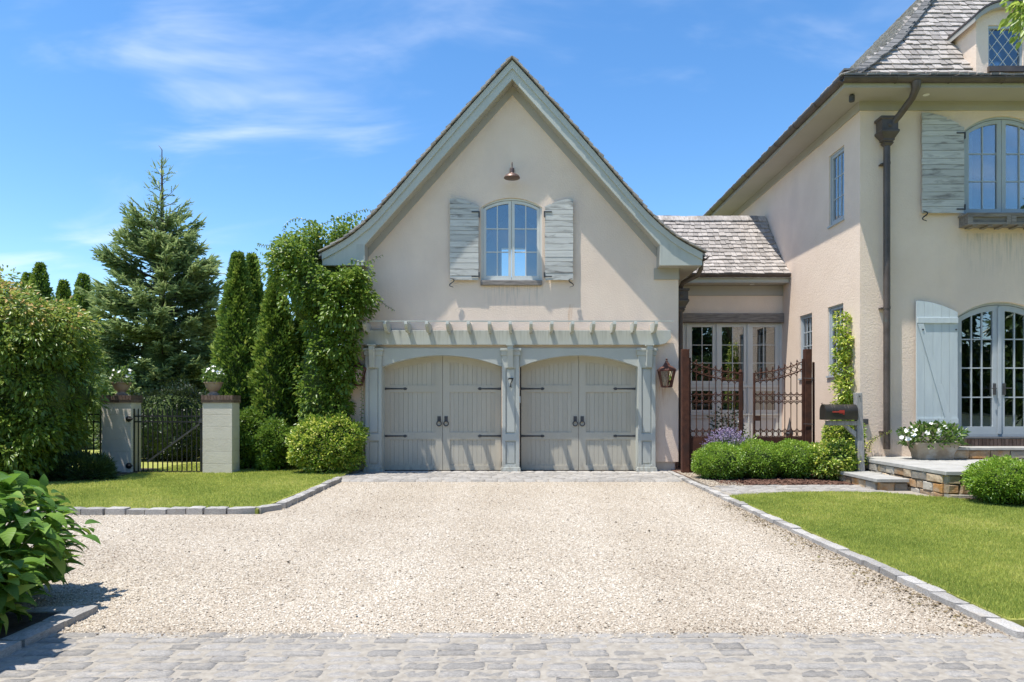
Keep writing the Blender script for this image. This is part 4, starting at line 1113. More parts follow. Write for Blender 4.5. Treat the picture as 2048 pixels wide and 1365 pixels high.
# dormer with segmental head and lattice window
dorm = empty_part('dormer', house)
DYF = WY - .02
xc = (DX0 + DX1) / 2
dtop = arch_poly(DX0, DX1, 7.2, DZ, .26)
wz0, wz1, wa, wb_ = uz(136), uz(52), ux(1975), ux(2044)
MB().holed(dtop, [[(wa, wz0), (wb_, wz0), (wb_, wz1), (wa, wz1)]], DYF, DYF + .12).build('dormer_front', stucco, dorm)
for xs in (DX0, DX1 - .1): MB().box(xs, xs + .1, DYF + .1205, 13.9, 7.2, DZ).build('dormer_cheek', stucco, dorm)
ar = arc(DX0 - .11, DX1 + .11, DZ - .02, .29, 20)
ov = [(a, b + .035) for a, b in ar]
MB().prism(ar + ov[::-1], DYF - .14, 13.9).build('dormer_roof', copper, dorm)
ar2 = arc(DX0 - .10, DX1 + .10, DZ - .025, .29, 20)
MB().prism(ar2 + [(a, b - .09) for a, b in ar2[::-1]], DYF - .12, 13.7).build('dormer_fascia', trim2, dorm)
MB().holed([(wa, wz0), (wb_, wz0), (wb_, wz1), (wa, wz1)], [[(wa + .03, wz0 + .03), (wb_ - .03, wz0 + .03), (wb_ - .03, wz1 - .05), (wa + .03, wz1 - .05)]], DYF + .02, DYF + .08).build('window_frame', bluepaint, dorm)
MB().box(wa - .02, wb_ + .02, DYF - .06, DYF - .001, wz0 - .10, wz0 - .0).build('dormer_sill', copper, dorm)
MB().box(wa + .01, wb_ - .01, DYF + .06, DYF + .066, wz0 + .01, wz1 - .01).build('pane', glass, dorm)
MB().box(DX0 + .1005, DX1 - .1005, 13.0, 13.02, 7.2, 8.4).build('dormer_back', interior, dorm)
def clipseg(p, d, lo, hi):
    t0, t1 = -9, 9
    for i in (0, 1):
        a, b = (lo[i]-p[i])/d[i], (hi[i]-p[i])/d[i]
        t0, t1 = max(t0, min(a, b)), min(t1, max(a, b))
    return (t0, t1) if t1 > t0 + .02 else None
lo, hi = (wa + .03, wz0 + .03), (wb_ - .03, wz1 - .05)
for sg in (1, -1):
    for i in range(-6, 12):
        p = (wa + i*.205, wz0); d = (.69*sg, .90)
        t = clipseg(p, d, lo, hi)
        if t: MB().tube([(p[0]+d[0]*t[0], DYF + .055 - .004*sg, p[1]+d[1]*t[0]), (p[0]+d[0]*t[1], DYF + .055 - .004*sg, p[1]+d[1]*t[1])], .0065, 5).build('lattice_bar', winpaint, dorm)
# rainwater pipe on the front wall
dx_ = ux(1766)
rain_head(house, (dx_, WY - .14, uz(276)), 1.0)
MB().tube([(6.95, EY, 7.06), (6.95, EY + .0, 6.95), (6.94, EY + .1, 6.82), (6.85, WY - .28, 6.62), (6.74, WY - .15, 6.45), (dx_, WY - .14, 6.36), (dx_, WY - .14, 6.30)], [.085, .07, .06, .06, .06, .06, .06], 12).build('downpipe', copper, house, smooth='auto')
dp = MB().tube([(dx_, WY - .13, uz(298)), (dx_, WY - .13, uz(898))], .058, 12)
dp.build('downpipe', copper, house, smooth='auto')
for py in (332, 618, 864): MB().tube([(dx_, WY - .13, uz(py) - .02), (dx_, WY - .13, uz(py) + .02)], .064, 12).box(dx_ - .085, dx_ + .085, WY - .10, WY - .001, uz(py) - .012, uz(py) + .012).build('pipe_bracket', copper, house)
MB().box(ux(1724), ux(1734.5), WY - .05, WY - .001, uz(849), uz(838)).build('outlet_box', greyiron, house, bevel=.006)
# ================================================================== terrace
terr = thing('terrace', 'raised flagstone terrace on coursed field stone walls before the main house', 'terrace', (6.1, 9.77, 0))
TX0, TX1, TY0, TZ = 6.13, 12.5, 9.80, .44
MB().box(TX0 + .08, TX1, TY0 + .08, WY - .002, -.1, TZ - .055).build('core', mortar, terr)
def ashlar(parent, along, u0, u1, z0, z1, rows, seed, thick=.08):
    r = random.Random(seed); z = z0
    for ri in range(rows):
        h = (z1 - z0) / rows; u = u0
        while u < u1 - .02:
            w = min(r.uniform(.17, .46), u1 - u)
            if u1 - u - w < .12: w = u1 - u
            d = r.uniform(0, .018); g = .006
            m = MB()
            a, b, c, e = u + g, u + w - g, z + g, z + h - g
            j = lambda: r.uniform(-.008, .008)
            xf = along
            pts = [(a+j(), c+j()), (b+j(), c+j()), (b+j(), e+j()), (a+j(), e+j())]
            mid = [(p[0]*.80 + (a+b)/2*.20, p[1]*.80 + (c+e)/2*.20) for p in pts]
            vs = [xf(p[0], thick, p[1]) for p in pts] + [xf(p[0], -d, p[1]) for p in pts] + [xf(p[0], -d - r.uniform(.008, .022), p[1]) for p in mid]
            fs = [(i, (i+1) % 4, 4 + (i+1) % 4, 4+i) for i in range(4)] + [(4+i, 4+(i+1) % 4, 8+(i+1) % 4, 8+i) for i in range(4)] + [(8, 9, 10, 11), (3, 2, 1, 0)]
            m.add(vs, fs)
            m.build('stone', fieldstone if r.random() < .62 else fieldstone2, parent)
            u += w
        z += h
ashlar(terr, lambda u, d, z: (TX0 + d, u, z), TY0 + .075, WY - .3, -.02, TZ - .055, 3, 1)
ashlar(terr, lambda u, d, z: (u, TY0 + d, z), TX0, 10.6, -.02, TZ - .055, 3, 2)
y = TY0 - .04
r_ = random.Random(4)
while y < WY - .05:
    d = min(r_.uniform(.5, .75), WY - .003 - y); x = TX0 - .04
    if WY - y - d < .2: d = WY - .003 - y
    while x < TX1:
        w = r_.uniform(.55, 1.1)
        MB().box(x + .004, x + w - .004, y + .004, y + d - .004, TZ - .055, TZ + r_.uniform(-.003, .003)).build('flagstone', bluestone, terr, bevel=.005)
        x += w
    y += d
# steps up to the French doors
s0, s1 = FD[0] - .12, FD[1] + .2
MB().box(s0 - .45, s1, 11.95, WY - .002, TZ + .002, .60).build('step_core', mortar, terr)
ashlar(terr, lambda u, d, z: (u, 11.92 + d, z), s0 - .48, s1, TZ + .002, .60, 1, 6, .05)
MB().box(s0 - .50, s1, 11.88, WY - .3, .602, .645).build('step_slab', bluestone, terr, bevel=.005)
MB().box(s0, s1, WY - .285, WY - .003, .647, .775).build('step_core', mortar, terr)
x = s0
while x < s1:
    MB().box(x + .004, x + .062, WY - .31, WY - .284, .650, .775).build('brick', brickm, terr)
    x += .068
MB().box(s0, s1, WY - .33, WY + .06, .777, .80).build('threshold', greyiron, terr)

step = thing('terrace_step', 'low stone step with bluestone tread at the side of the terrace', 'step', (5.85, 11.2, 0))
MB().box(5.68, 6.06, 10.78, 12.0, .0, .18).build('core', mortar, step)
ashlar(step, lambda u, d, z: (u, 10.72 + d, z), 5.64, 6.10, .02, .18, 1, 8, .06)
ashlar(step, lambda u, d, z: (5.62 + d, u, z), 10.78, 12.05, .02, .18, 1, 9, .06)
MB().prism([(5.57, 10.66), (6.085, 10.66), (6.085, 12.06), (5.57, 12.06)], .182, .235, 'z').build('tread', bluestone, step, bevel=.006)

# ================================================================== wall lanterns and barn lamp
def lantern(c, label):
    x, y, z = c
    t = thing('wall_lantern', label, 'lantern', c, 'rusty lanterns beside the garage doors')
    n = 6; ring = lambda r, zz, ph=.5: [(x + r*math.cos(2*math.pi*(i+ph)/n), y + r*math.sin(2*math.pi*(i+ph)/n), z + zz) for i in range(n)]
    def frus(name, prof, mat):
        m = MB(); vs = []
        for r, zz in prof: vs += ring(r, zz)
        fs = [(k*n+i, k*n+(i+1) % n, (k+1)*n+(i+1) % n, (k+1)*n+i) for k in range(len(prof)-1) for i in range(n)]
        fs += [tuple(range(n-1, -1, -1)), tuple(range((len(prof)-1)*n, len(prof)*n))]
        return m.add(vs, fs).build(name, mat, t)
    frus('roof', [(.185, .31), (.20, .325), (.19, .36), (.13, .40), (.075, .43), (.055, .47), (.03, .50), (.03, .52), (.018, .53)], lanm)
    MB().lathe([(.008, .53), (.022, .545), (.022, .562), (.008, .575)], c, 10).build('finial', lanm, t, smooth=True)
    frus('base', [(.095, -.015), (.125, .0), (.125, .012), (.10, .02)], lanm)
    tp, bt = ring(.178, .31), ring(.112, .015)
    for i in range(n):
        MB().tube([bt[i], tp[i]], .011, 5).build('rib', lanm, t)
        j = (i+1) % n; s = .95
        q = [tuple(Vector(p)*s + Vector((x, y, p[2]))*(1-s) if False else (x + (p[0]-x)*s, y + (p[1]-y)*s, p[2])) for p in (bt[i], bt[j], tp[j], tp[i])]
        MB().add(q, [(0, 1, 2, 3)]).build('pane', ambglass, t)
    for dx in (-.035, .035):
        MB().lathe([(.014, .02), (.014, .10), (.022, .12), (.018, .17), (.004, .21)], (x + dx, y, z), 8).build('candle_bulb', whitem, t, smooth=True)
    yb = 13.995
    MB().box(x - .05, x + .05, yb - .02, yb, z + .10, z + .40).tube([(x, yb - .01, z + .30), (x, y + .17, z + .34)], .015, 6).build('bracket', lanm, t)
    return t
lanm = M('red_brown_lantern_metal', (0.07, 0.028, 0.02), (0.13, 0.055, 0.04), ns=7, rough=0.6, metal=0.2)
ambglass = glassmat('lantern_glass', (0.55, 0.52, 0.45), 0.03)
lantern((wx(1333.5, 13.77), 13.78, wz(774, 13.77)), 'rusty six-sided wall lantern on bare stucco between garage door and rusty gate')
lantern((wx(714, 13.77), 13.78, wz(771, 13.77)), 'rusty wall lantern half hidden by the vine')
bl = thing('barn_lamp', 'bronze gooseneck barn lamp high on the garage gable', 'lamp', (wx(1024, 13.8), 14.0, wz(340, 13.8)))
bc = (wx(1024, 13.72), 13.72, wz(357, 13.72))
MB().lathe([(.155, 0), (.165, .004), (.162, .012), (.14, .05), (.085, .085), (.05, .095), (.045, .105)], bc, 24).build('shade', lampmetal, bl, smooth='auto')
MB().lathe([(.046, .1055), (.046, .19), (.03, .205), (.015, .21)], bc, 16).build('neck', lampmetal, bl, smooth='auto')
MB().tube([(bc[0], bc[1], bc[2] + .20), (bc[0], bc[1], bc[2] + .29), (bc[0], bc[1] + .05, bc[2] + .335), (bc[0], bc[1] + .14, bc[2] + .33), (bc[0], 13.985, bc[2] + .25)], .012, 8).build('arm', lampmetal, bl, smooth='auto')
MB().box(bc[0] - .04, bc[0] + .04, 13.975, 13.999, bc[2] + .2, bc[2] + .3).build('wall_plate', lampmetal, bl)

# ================================================================== mailbox
MBY = 11.9
mx, mz = wx(1716, MBY), 0.05
mail = thing('mailbox', 'dark metal mailbox with red flag on a weathered timber post', 'mailbox', (mx, MBY, mz))
def lean(z): return mx + .05 - .055 * (z / 1.6)
MB().add([(lean(zz) + sx*.055, MBY + sy_*.055, zz) for zz in (.03, .9, wz(786, MBY)) for sx, sy_ in ((-1, -1), (1, -1), (1, 1), (-1, 1))],
         [(0,1,2,3)] + [(k*4+i, k*4+(i+1) % 4, k*4+4+(i+1) % 4, k*4+4+i) for k in (0, 1) for i in range(4)] + [(11, 10, 9, 8)]).build('post', postwood, mail, bevel=.008)
ax0, ax1 = wx(1653, MBY), lean(1) - .056
MB().box(ax0, ax1, MBY - .06, MBY + .06, wz(851, MBY), wz(842, MBY)).build('arm', postwood, mail, bevel=.006)
MB().prism([(ax1 - .005, wz(876, MBY)), (ax1 - .005, wz(864, MBY)), (wx(1694, MBY), wz(851.5, MBY)), (wx(1686, MBY), wz(851.5, MBY))], MBY - .035, MBY + .035).build('brace', postwood, mail)
b0, b1 = wx(1645, MBY), lean(1.3) - .058
zb_, hw = wz(840, MBY), .115
sec = [(-hw, 0), (hw, 0), (hw, .14)] + [(hw*math.cos(t), .14 + hw*math.sin(t)*1.12) for t in [math.pi*i/12 for i in range(1, 12)]] + [(-hw, .14)]
MB().prism([(MBY + a, zb_ + b) for a, b in sec], b0 + .02, b1, 'x').build('box', mailm, mail, smooth='auto')
MB().prism([(MBY + a*1.04, zb_ + b*1.02) for a, b in sec], b0, b0 + .035, 'x').build('lid', mailm, mail, smooth='auto')
for f_ in (.22, .30, .62, .72): MB().tube([(b0 + (b1-b0)*f_, MBY + a*1.01, zb_ + b*1.01) for a, b in sec[1:]], .004, 5).build('band', mailm, mail)
zf = wz(824, MBY)
MB().box(b0 + .12, b0 + .32, MBY - hw - .014, MBY - hw - .004, zf - .012, zf + .012).prism([(b0 + .24, zf + .028), (b0 + .33, zf + .028), (b0 + .33, zf - .05), (b0 + .30, zf - .05), (b0 + .30, zf - .03), (b0 + .24, zf - .03)], MBY - hw - .0035, MBY - hw - .0005).build('flag', redm, mail)
MB().tube([(b0 - .01, MBY, zb_ + .265), (b0 - .02, MBY, zb_ + .285), (b0 + .01, MBY, zb_ + .29)], .006, 6).build('latch', mailm, mail)
sb = Vector((lean(1.5), MBY - .058, wz(793, MBY)))
MB().tube([sb, sb + Vector((0, -.012, 0))], .012, 8).build('bolt', greyiron, mail)

# ================================================================== rusty garden gate
GTY = 13.35
gate = thing('rusty_gate', 'tall pair of rusty scrollwork gate leaves between garage and house', 'gate', (4.5, GTY, 0))
pzt = wz(699, GTY)
for pa, pb in ((1363, 1377.5), (1608.5, 1621.5)):
    a, b = wx(pa, GTY), wx(pb, GTY)
    MB().box(a, b, GTY - .06, GTY + .07, .03, pzt).build('post', rust, gate, bevel=.006)
MB().tube([(wx(1627.5, GTY), GTY, .03), (wx(1627, GTY), GTY, wz(725, GTY))], .022, 6).build('stake', rust, gate)
for py in (757, 848): MB().tube([(wx(1604, GTY), GTY - .075, wz(py, GTY)), (wx(1624, GTY), GTY - .07, wz(py, GTY) - .01)], .006, 5).build('wire_tie', greyiron, gate)
def gate_leaf(pl, pr, hinge_left):
    leaf = empty_part('gate_leaf', gate)
    z = lambda py: wz(py, GTY)
    x0, x1 = wx(pl, GTY), wx(pr, GTY)
    lowp, hip_ = 748, 722
    def top(x):
        t = max(0, min(1, (x - x0) / (x1 - x0))); t = t if hinge_left else 1 - t       # 0 at the hinge
        return z(hip_ + (lowp - hip_) * (t ** .75) + 3 * math.sin(math.pi * t))
    MB().box(x0, x1, GTY - .012, GTY + .012, .06, z(875)).build('panel', rust, leaf)
    xs = (x0, x1 - .035)
    for i, xa in enumerate(xs):
        free = (i == 1) == hinge_left
        wdt = .05 if (free and hinge_left) else .03
        MB().box(xa, xa + wdt, GTY - .025, GTY + .025, .06, top(xa) + (.06 if not free else .02)).build('stile', rust, leaf)
    n = 7
    bars = [x0 + .02 + (x1 - x0 - .04) * (i + 1) / (n + 1) for i in range(n)]
    for i, xb in enumerate(bars):
        ht = top(xb) + .05
        MB().tube([(xb, GTY, z(875)), (xb, GTY, ht)], .0085, 6).lathe([(.012, 0), (.014, .015), (.004, .05)], (xb, GTY, ht - .005), 6).build('bar', rust, leaf)
    for py in (790, 804, 862.5, 874): MB().box(x0, x1, GTY - .009, GTY + .009, z(py) - .008, z(py) + .008).build('rail', rust, leaf)
    for off in (0, -.15):
        MB().tube([(x, GTY, top(x) + off) for x in [x0 + (x1-x0)*i/10 for i in range(11)]], .011, 6).build('top_rail', rust, leaf)
    sp = (bars[1] - bars[0])
    cen = [b + sp/2 for b in [bars[0] - sp] + bars]
    R = sp*.42
    def circ(cx, cz, a0=0, a1=2*math.pi, nn=12):
        full = abs(a1 - a0 - 2*math.pi) < 1e-3
        pts = [(cx + R*math.cos(a0 + (a1-a0)*i/nn), GTY, cz + R*math.sin(a0 + (a1-a0)*i/nn)) for i in range(nn if full else nn + 1)]
        MB().tube(pts, .0065, 4, closed=full).build('ring' if full else 'scroll', rust, leaf)
    for c in cen:
        circ(c, z(797)); circ(c, z(868.5)); circ(c, top(c) - .075)
        circ(c, z(789.5) + R, math.pi*1.05, math.pi*1.95, 8); circ(c, z(804.5) - R, math.pi*.05, math.pi*.95, 8)
        circ(c, z(862) + R, math.pi*1.05, math.pi*1.95, 8); circ(c, top(c) + R + .008, math.pi*1.05, math.pi*1.95, 8); circ(c, top(c) - .16 - R, math.pi*.05, math.pi*.95, 8)
    return leaf
lf = gate_leaf(1378, 1484, True)
fx = wx(1481, GTY)
MB().lathe([(.03, 0), (.035, .02), (.02, .04), (.04, .07), (.03, .10), (.008, .13)], (fx, GTY, wz(752, GTY)), 10).box(fx - .028, fx + .028, GTY - .03, GTY + .03, .06, wz(752, GTY)).build('finial', rust, lf)
lf = gate_leaf(1507, 1608, False)
MB().box(wx(1507, GTY), wx(1520, GTY), GTY - .035, GTY - .013, wz(842, GTY), wz(832, GTY)).build('lock', rust, lf)

# white bench-top peeping over the box balls and small ornaments behind the gate
pot = thing('white_pot', 'white rimmed pot half hidden behind the first box balls under the lavender', 'pot', (wx(1455, 13.0), 13.0, .05))
MB().lathe([(.17, 0), (.24, .28), (.26, .29), (.26, .33), (.23, .33), (.21, .28)], (wx(1458, 13.0), 13.0, .05), 20).build('bowl', whitem, pot, smooth='auto')
orn = thing('garden_finial', 'small grey pierced metal ornament on the ground behind the right gate leaf', 'ornament', (wx(1579, 15.2), 15.2, .05))
oc = (wx(1579, 15.2), 15.2, .05)
MB().box(oc[0]-.12, oc[0]+.12, 15.1, 15.3, .05, .42).build('base', greyiron, orn)
MB().lathe([(.05, .37), (.10, .50), (.04, .58), (.09, .70), (.05, .82), (.02, .95), (.005, 1.05)], oc, 8).build('spire', greyiron, orn)

# ================================================================== gate piers and black metal gate on the lawn
PRY = 13.35
zpc, zpt = wz(806, PRY), wz(791, PRY)
def pier(px0, px1, depth, label):
    a, b = wx(px0, PRY), wx(px1, PRY)
    t = thing('gate_pier', label, 'gate pier', ((a+b)/2, PRY + depth/2, .03), 'pale block piers of the lawn gate')
    n = 6
    hs = [.0 + (zpc - .0) * i / n for i in range(n+1)]
    for i in range(n):
        MB().box(a, b, PRY, PRY + depth, hs[i] + (.002 if i else 0), hs[i+1] - .002).build('block', pierm, t, bevel=.004)
    MB().box(a + .006, b - .006, PRY + .006, PRY + depth - .006, .01, zpt - .02).build('core', pierm, t)
    o_ = .02; zs1 = zpc + .055
    x = a - o_
    while x < b + o_ - .03:
        w = min(.19, b + o_ - x)
        MB().box(x + .004, x + w - .004, PRY - o_, PRY + .08, zpc + .004, zs1 - .003).build('brick', brickm, t); x += w
    x = a - o_
    while x < b + o_ - .02:
        w = min(.063, b + o_ - x)
        MB().box(x + .003, x + w - .003, PRY - o_ - .008, PRY + depth + o_, zs1 + .002, zpt).build('brick', brickm, t); x += w
    y = PRY + .085
    while y < PRY + depth + o_ - .05:
        w = min(.19, PRY + depth + o_ - y)
        for e0, e1 in ((a - o_, a + .08), (b - .08, b + o_)):
            MB().box(e0, e1, y + .004, y + w - .004, zpc + .004, zs1 - .003).build('brick', brickm, t)
        y += w
    MB().box(a - o_ + .008, b + o_ - .008, PRY - o_ + .008, PRY + depth + o_ - .008, zpc, zpt - .006).build('cap_core', mortar, t)
    return t
pierm = M('pale_stucco_block', (0.62, 0.565, 0.485), (0.68, 0.625, 0.545), ns=3, rough=0.95, bump=0.5, bs=35, rnd=0.02, c3=(0.55, 0.51, 0.44), ns3=1.5, lo3=0.55, hi3=0.8)
pier(203, 262, .36, 'pale gate pier with brick cap nearest the broad leafy shrub')
pier(405, 464, .36, 'pale gate pier with brick cap beside the tall arborvitae')
lg = thing('lawn_gate', 'black metal bar gate with diagonal brace between two pale piers', 'gate', (wx(335, PRY), PRY + .1, .05))
gy = PRY + .10
g0, g1 = wx(267, gy), wx(403, gy)
lz = lambda py: wz(py, gy)
for x, h in ((g0, 818), (g1, 817)): MB().box(x - .022, x + .022, gy - .022, gy + .022, .06, lz(h)).build('post', blackiron, lg, bevel=.004)
for py in (833, 844, 944): MB().box(g0, g1, gy - .015, gy + .015, lz(py) - .014, lz(py) + .014).build('rail', blackiron, lg)
nb = 13
for i in range(nb):
    x = g0 + (g1 - g0) * (i + 1) / (nb + 1)
    MB().box(x - .009, x + .009, gy - .009, gy + .009, .07, lz(820 + (i % 2))).lathe([(.012, 0), (.012, .012), (.002, .03)], (x, gy, lz(820 + (i % 2))), 6).build('bar', blackiron, lg)
MB().prism([(wx(296, gy), lz(926)), (wx(401, gy), lz(850)), (wx(401, gy), lz(846)), (wx(296, gy), lz(922))], gy - .035, gy - .016).build('brace', greyiron, lg)
for py in (838, 931): MB().lathe([(.06, 0), (.055, .02), (.02, .03)], (0, 0, 0), 12).build('hinge', blackiron, lg).matrix_basis = Matrix.Translation((wx(258, PRY), PRY - .001, lz(py))) @ Matrix.Rotation(math.radians(90), 4, 'X')
for py in (838, 931): MB().tube([(wx(258, PRY), PRY - .03, lz(py)), (g0 + .05, PRY - .03, lz(py))], .018, 8).build('hinge_pin', blackiron, lg)
MB().box(g1 - .03, g1 + .05, gy - .05, gy - .0225, lz(846), lz(838)).build('latch', greyiron, lg)
def fence(xa, xb, Y, label):
    t = thing('metal_fence', label, 'fence', ((xa+xb)/2, Y, .05), 'black metal fence runs behind the planting')
    for z in (.2, 1.05, 1.2): MB().box(xa, xb, Y - .015, Y + .015, z - .014, z + .014).build('rail', blackiron, t)
    n = int((xb - xa) / .12)
    for i in range(n + 1):
        x = xa + (xb - xa) * i / n
        MB().box(x - .009, x + .009, Y - .009, Y + .009, .06, 1.3).build('bar', blackiron, t)
fence(wx(464, PRY) - .02, -3.62, PRY + 1.45, 'black metal bar fence behind the arborvitae beside the garage')
fence(wx(120, PRY), wx(202, PRY), PRY + .2, 'short black metal fence run behind the broad leafy shrub')

def urn(px, label):
    Y = PRY + .18
    x, z = wx(px, Y), zpt
    t = thing('urn', label, 'urn', (x, Y, z), 'clay urns on the gate piers')
    MB().lathe([(.11, 0), (.11, .03), (.075, .045), (.07, .075), (.12, .12), (.155, .19), (.165, .235), (.185, .245), (.185, .262), (.16, .262), (.14, .20)], (x, Y, z), 22).build('bowl', urnstone, t, smooth='auto')
    return (x, Y, z + .25)
urn_top = [urn(243, 'clay urn of white flowers on the pier by the broad shrub'), urn(427, 'clay urn of white flowers on the pier by the arborvitae')]

# trough planter on the terrace
PT = (wx(1865, 11.95), 11.95, TZ + .003)
plt_ = thing('trough_planter', 'weathered stone trough full of white flowers on the terrace', 'planter', PT)
def rrect(hx, hy, z, n=5, r=.06):
    o = []
    for cx, cy, a0 in ((hx-r, hy-r, 0), (-hx+r, hy-r, 90), (-hx+r, -hy+r, 180), (hx-r, -hy+r, 270)):
        for i in range(n): a = math.radians(a0 + 90*i/(n-1)); o.append((PT[0] + cx + r*math.cos(a), PT[1] + cy + r*math.sin(a), PT[2] + z))
    return o
secs = [rrect(.30, .15, 0), rrect(.31, .155, .05), rrect(.315, .16, .10), rrect(.36, .19, .22), rrect(.41, .215, .265), rrect(.41, .215, .295), rrect(.37, .18, .295), rrect(.35, .17, .25)]
n = len(secs[0]); m = MB().add([p for s in secs for p in s], [(k*n+i, k*n+(i+1) % n, (k+1)*n+(i+1) % n, (k+1)*n+i) for k in range(len(secs)-1) for i in range(n)] + [tuple(range(n-1, -1, -1)), tuple(range((len(secs)-1)*n, len(secs)*n))])
m.build('trough', terracotta, plt_, smooth='auto')
# ================================================================== vegetation
def unit(a): return a / np.maximum(np.linalg.norm(a, axis=1, keepdims=True), 1e-9)
def leaf_mesh(name, P, D, Nn, Lg, Wd, r, kind='diamond', droop=0.0, cup=0.15):
    """P base, D direction, Nn rough normal; Lg, Wd arrays; one small folded blade each"""
    n = len(P); D = unit(D); S = unit(np.cross(D, Nn)); Nn = unit(np.cross(S, D))
    Lg = np.broadcast_to(Lg, n)[:, None]; Wd = np.broadcast_to(Wd, n)[:, None]
    dn = np.array([0, 0, -1.0])
    if kind == 'diamond':
        V = np.stack([P, P + D*Lg*.45 + S*Wd*.5 + Nn*Wd*cup, P + D*Lg + dn*Lg*droop, P + D*Lg*.45 - S*Wd*.5 + Nn*Wd*cup], 1)
        T = np.array([[0, 1, 2], [0, 2, 3]])
    elif kind == 'oval':
        V = np.stack([P, P + D*Lg*.30 + S*Wd*.5 + Nn*Wd*cup, P + D*Lg*.68 + S*Wd*.40 + Nn*Wd*cup + dn*Lg*droop*.4, P + D*Lg + dn*Lg*droop,
                      P + D*Lg*.68 - S*Wd*.40 + Nn*Wd*cup + dn*Lg*droop*.4, P + D*Lg*.30 - S*Wd*.5 + Nn*Wd*cup], 1)
        T = np.array([[0, 1, 2], [0, 2, 3], [0, 3, 4], [0, 4, 5]])
    elif kind == 'tri':
        V = np.stack([P - S*Wd*.5, P + S*Wd*.5, P + D*Lg], 1); T = np.array([[0, 1, 2]])
    k = V.shape[1]
    TT = (T[None] + (np.arange(n)*k)[:, None, None]).reshape(-1, 3)
    return np_mesh(name, V.reshape(-1, 3), TT, np.repeat(np.clip(r, 0, 1), k))
def rdir(r, n): return unit(r.normal(size=(n, 3)))
def clumps(r, centers, outward, rad, per, up=0.25, spread=0.8, squash=1.0):
    """leaves round clump centres: position, direction, normal, clump id"""
    n = len(centers); C = np.repeat(centers, per, 0); O = np.repeat(outward, per, 0); R = np.repeat(np.broadcast_to(rad, n), per)
    q = rdir(r, n*per)
    P = C + q * (R * r.random(n*per)**.4)[:, None] * np.array([1, 1, squash])
    D = unit(q*spread + O*.55 + np.array([0, 0, up]))
    Nn = unit(O*.5 + np.array([0, 0, .75]) + r.normal(size=(n*per, 3))*.45)
    return P, D, Nn, np.repeat(np.arange(n), per)
def blob_surface(r, n, c, rad, lump=.16, zmin=None, inner=.0):
    """points on a lumpy ellipsoid with outward normals"""
    d = rdir(r, n)
    ph = r.uniform(0, 6.28, 6)
    l = 1 + lump*(np.sin(3.1*d[:, 0]*2 + ph[0]) * np.sin(2.7*d[:, 2]*2 + ph[1]) + .6*np.sin(5.3*d[:, 1]*2 + ph[2])*np.sin(6.1*d[:, 2] + ph[3]))
    l = l * (1 - inner * r.random(n)**2)
    P = np.array(c) + d*np.array(rad)*l[:, None]
    O = unit(d/np.array(rad))
    if zmin is not None:
        k = P[:, 2] > zmin; P, O = P[k], O[k]
    return P, O
def core_mesh(c, rad, seed, lump=.12, n=(16, 10), zmin=None):
    m = []; f = []; r = random.Random(seed); ph = [r.uniform(0, 6) for _ in range(4)]
    for j in range(n[1]+1):
        b = math.pi*j/n[1] - math.pi/2
        for i in range(n[0]):
            a = 2*math.pi*i/n[0]; d = (math.cos(a)*math.cos(b), math.sin(a)*math.cos(b), math.sin(b))
            l = 1 + lump*(math.sin(5*d[0]+ph[0])*math.sin(4*d[2]+ph[1]) + .6*math.sin(6*d[1]+ph[2]))
            p = [c[k] + d[k]*rad[k]*l for k in range(3)]
            if zmin is not None: p[2] = max(zmin, p[2])
            m.append(tuple(p))
    for j in range(n[1]):
        for i in range(n[0]): f.append((j*n[0]+i, j*n[0]+(i+1) % n[0], (j+1)*n[0]+(i+1) % n[0], (j+1)*n[0]+i))
    return MB().add(m, f)
def branches(name, base, tips, r0, parent, seed, sag=.1, mat=bark):
    """forked woody stems from base to tips"""
    r = random.Random(seed); m = MB(); B = Vector(base)
    for t in tips:
        t = Vector(t); mid = B.lerp(t, .5) + Vector((r.uniform(-sag, sag), r.uniform(-sag, sag), r.uniform(0, sag)))
        m.tube([B, B.lerp(mid, .5) + Vector((r.uniform(-.03, .03), 0, 0)), mid, mid.lerp(t, .5), t], [r0, r0*.8, r0*.55, r0*.35, r0*.12], 6)
    return m.build(name, mat, parent, smooth=True)
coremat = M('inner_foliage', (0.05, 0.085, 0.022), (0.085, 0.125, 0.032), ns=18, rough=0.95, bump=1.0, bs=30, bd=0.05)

# ---- broad leafy shrub (kousa dogwood habit) at the left
dogm = leafmat('dogwood_leaf', [(0, (0.060, 0.105, 0.016)), (.45, (0.10, 0.16, 0.024)), (.75, (0.17, 0.21, 0.036)), (.9, (0.30, 0.24, 0.065)), (1, (0.42, 0.28, 0.12))], .36)
dog = thing('broad_shrub', 'broad multi-stemmed shrub with bronze-tinged leaves in the dark bed by the lawn', 'shrub', (-9.1, 12.0, .05))
r = np.random.default_rng(21)
Cs, Os = [], []
for c, rad, n in (((-9.4, 12.2, 1.85), (1.64, 1.3, 1.68), 680), ((-8.95, 11.55, .75), (1.0, .55, .75), 240), ((-8.55, 12.0, 1.35), (.66, .8, 1.35), 260), ((-10.4, 12.0, 1.9), (1.2, 1.2, 1.6), 200), ((-8.42, 12.1, 2.5), (.68, .8, .75), 190), ((-9.1, 11.7, 2.9), (.9, .6, .55), 150)):
    p, o = blob_surface(r, n, c, rad, .14, .12, .35); Cs.append(p); Os.append(o)
C, O = np.concatenate(Cs), np.concatenate(Os)
P, D, Nn, cid = clumps(r, C, O, .15, 22, -.15, .75)
cr = r.random(len(C))
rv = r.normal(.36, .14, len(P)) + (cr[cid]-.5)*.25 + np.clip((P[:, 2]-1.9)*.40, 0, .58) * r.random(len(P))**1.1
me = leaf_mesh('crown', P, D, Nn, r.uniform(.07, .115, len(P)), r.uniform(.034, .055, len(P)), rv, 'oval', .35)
link_mesh('crown', me, dogm, dog)
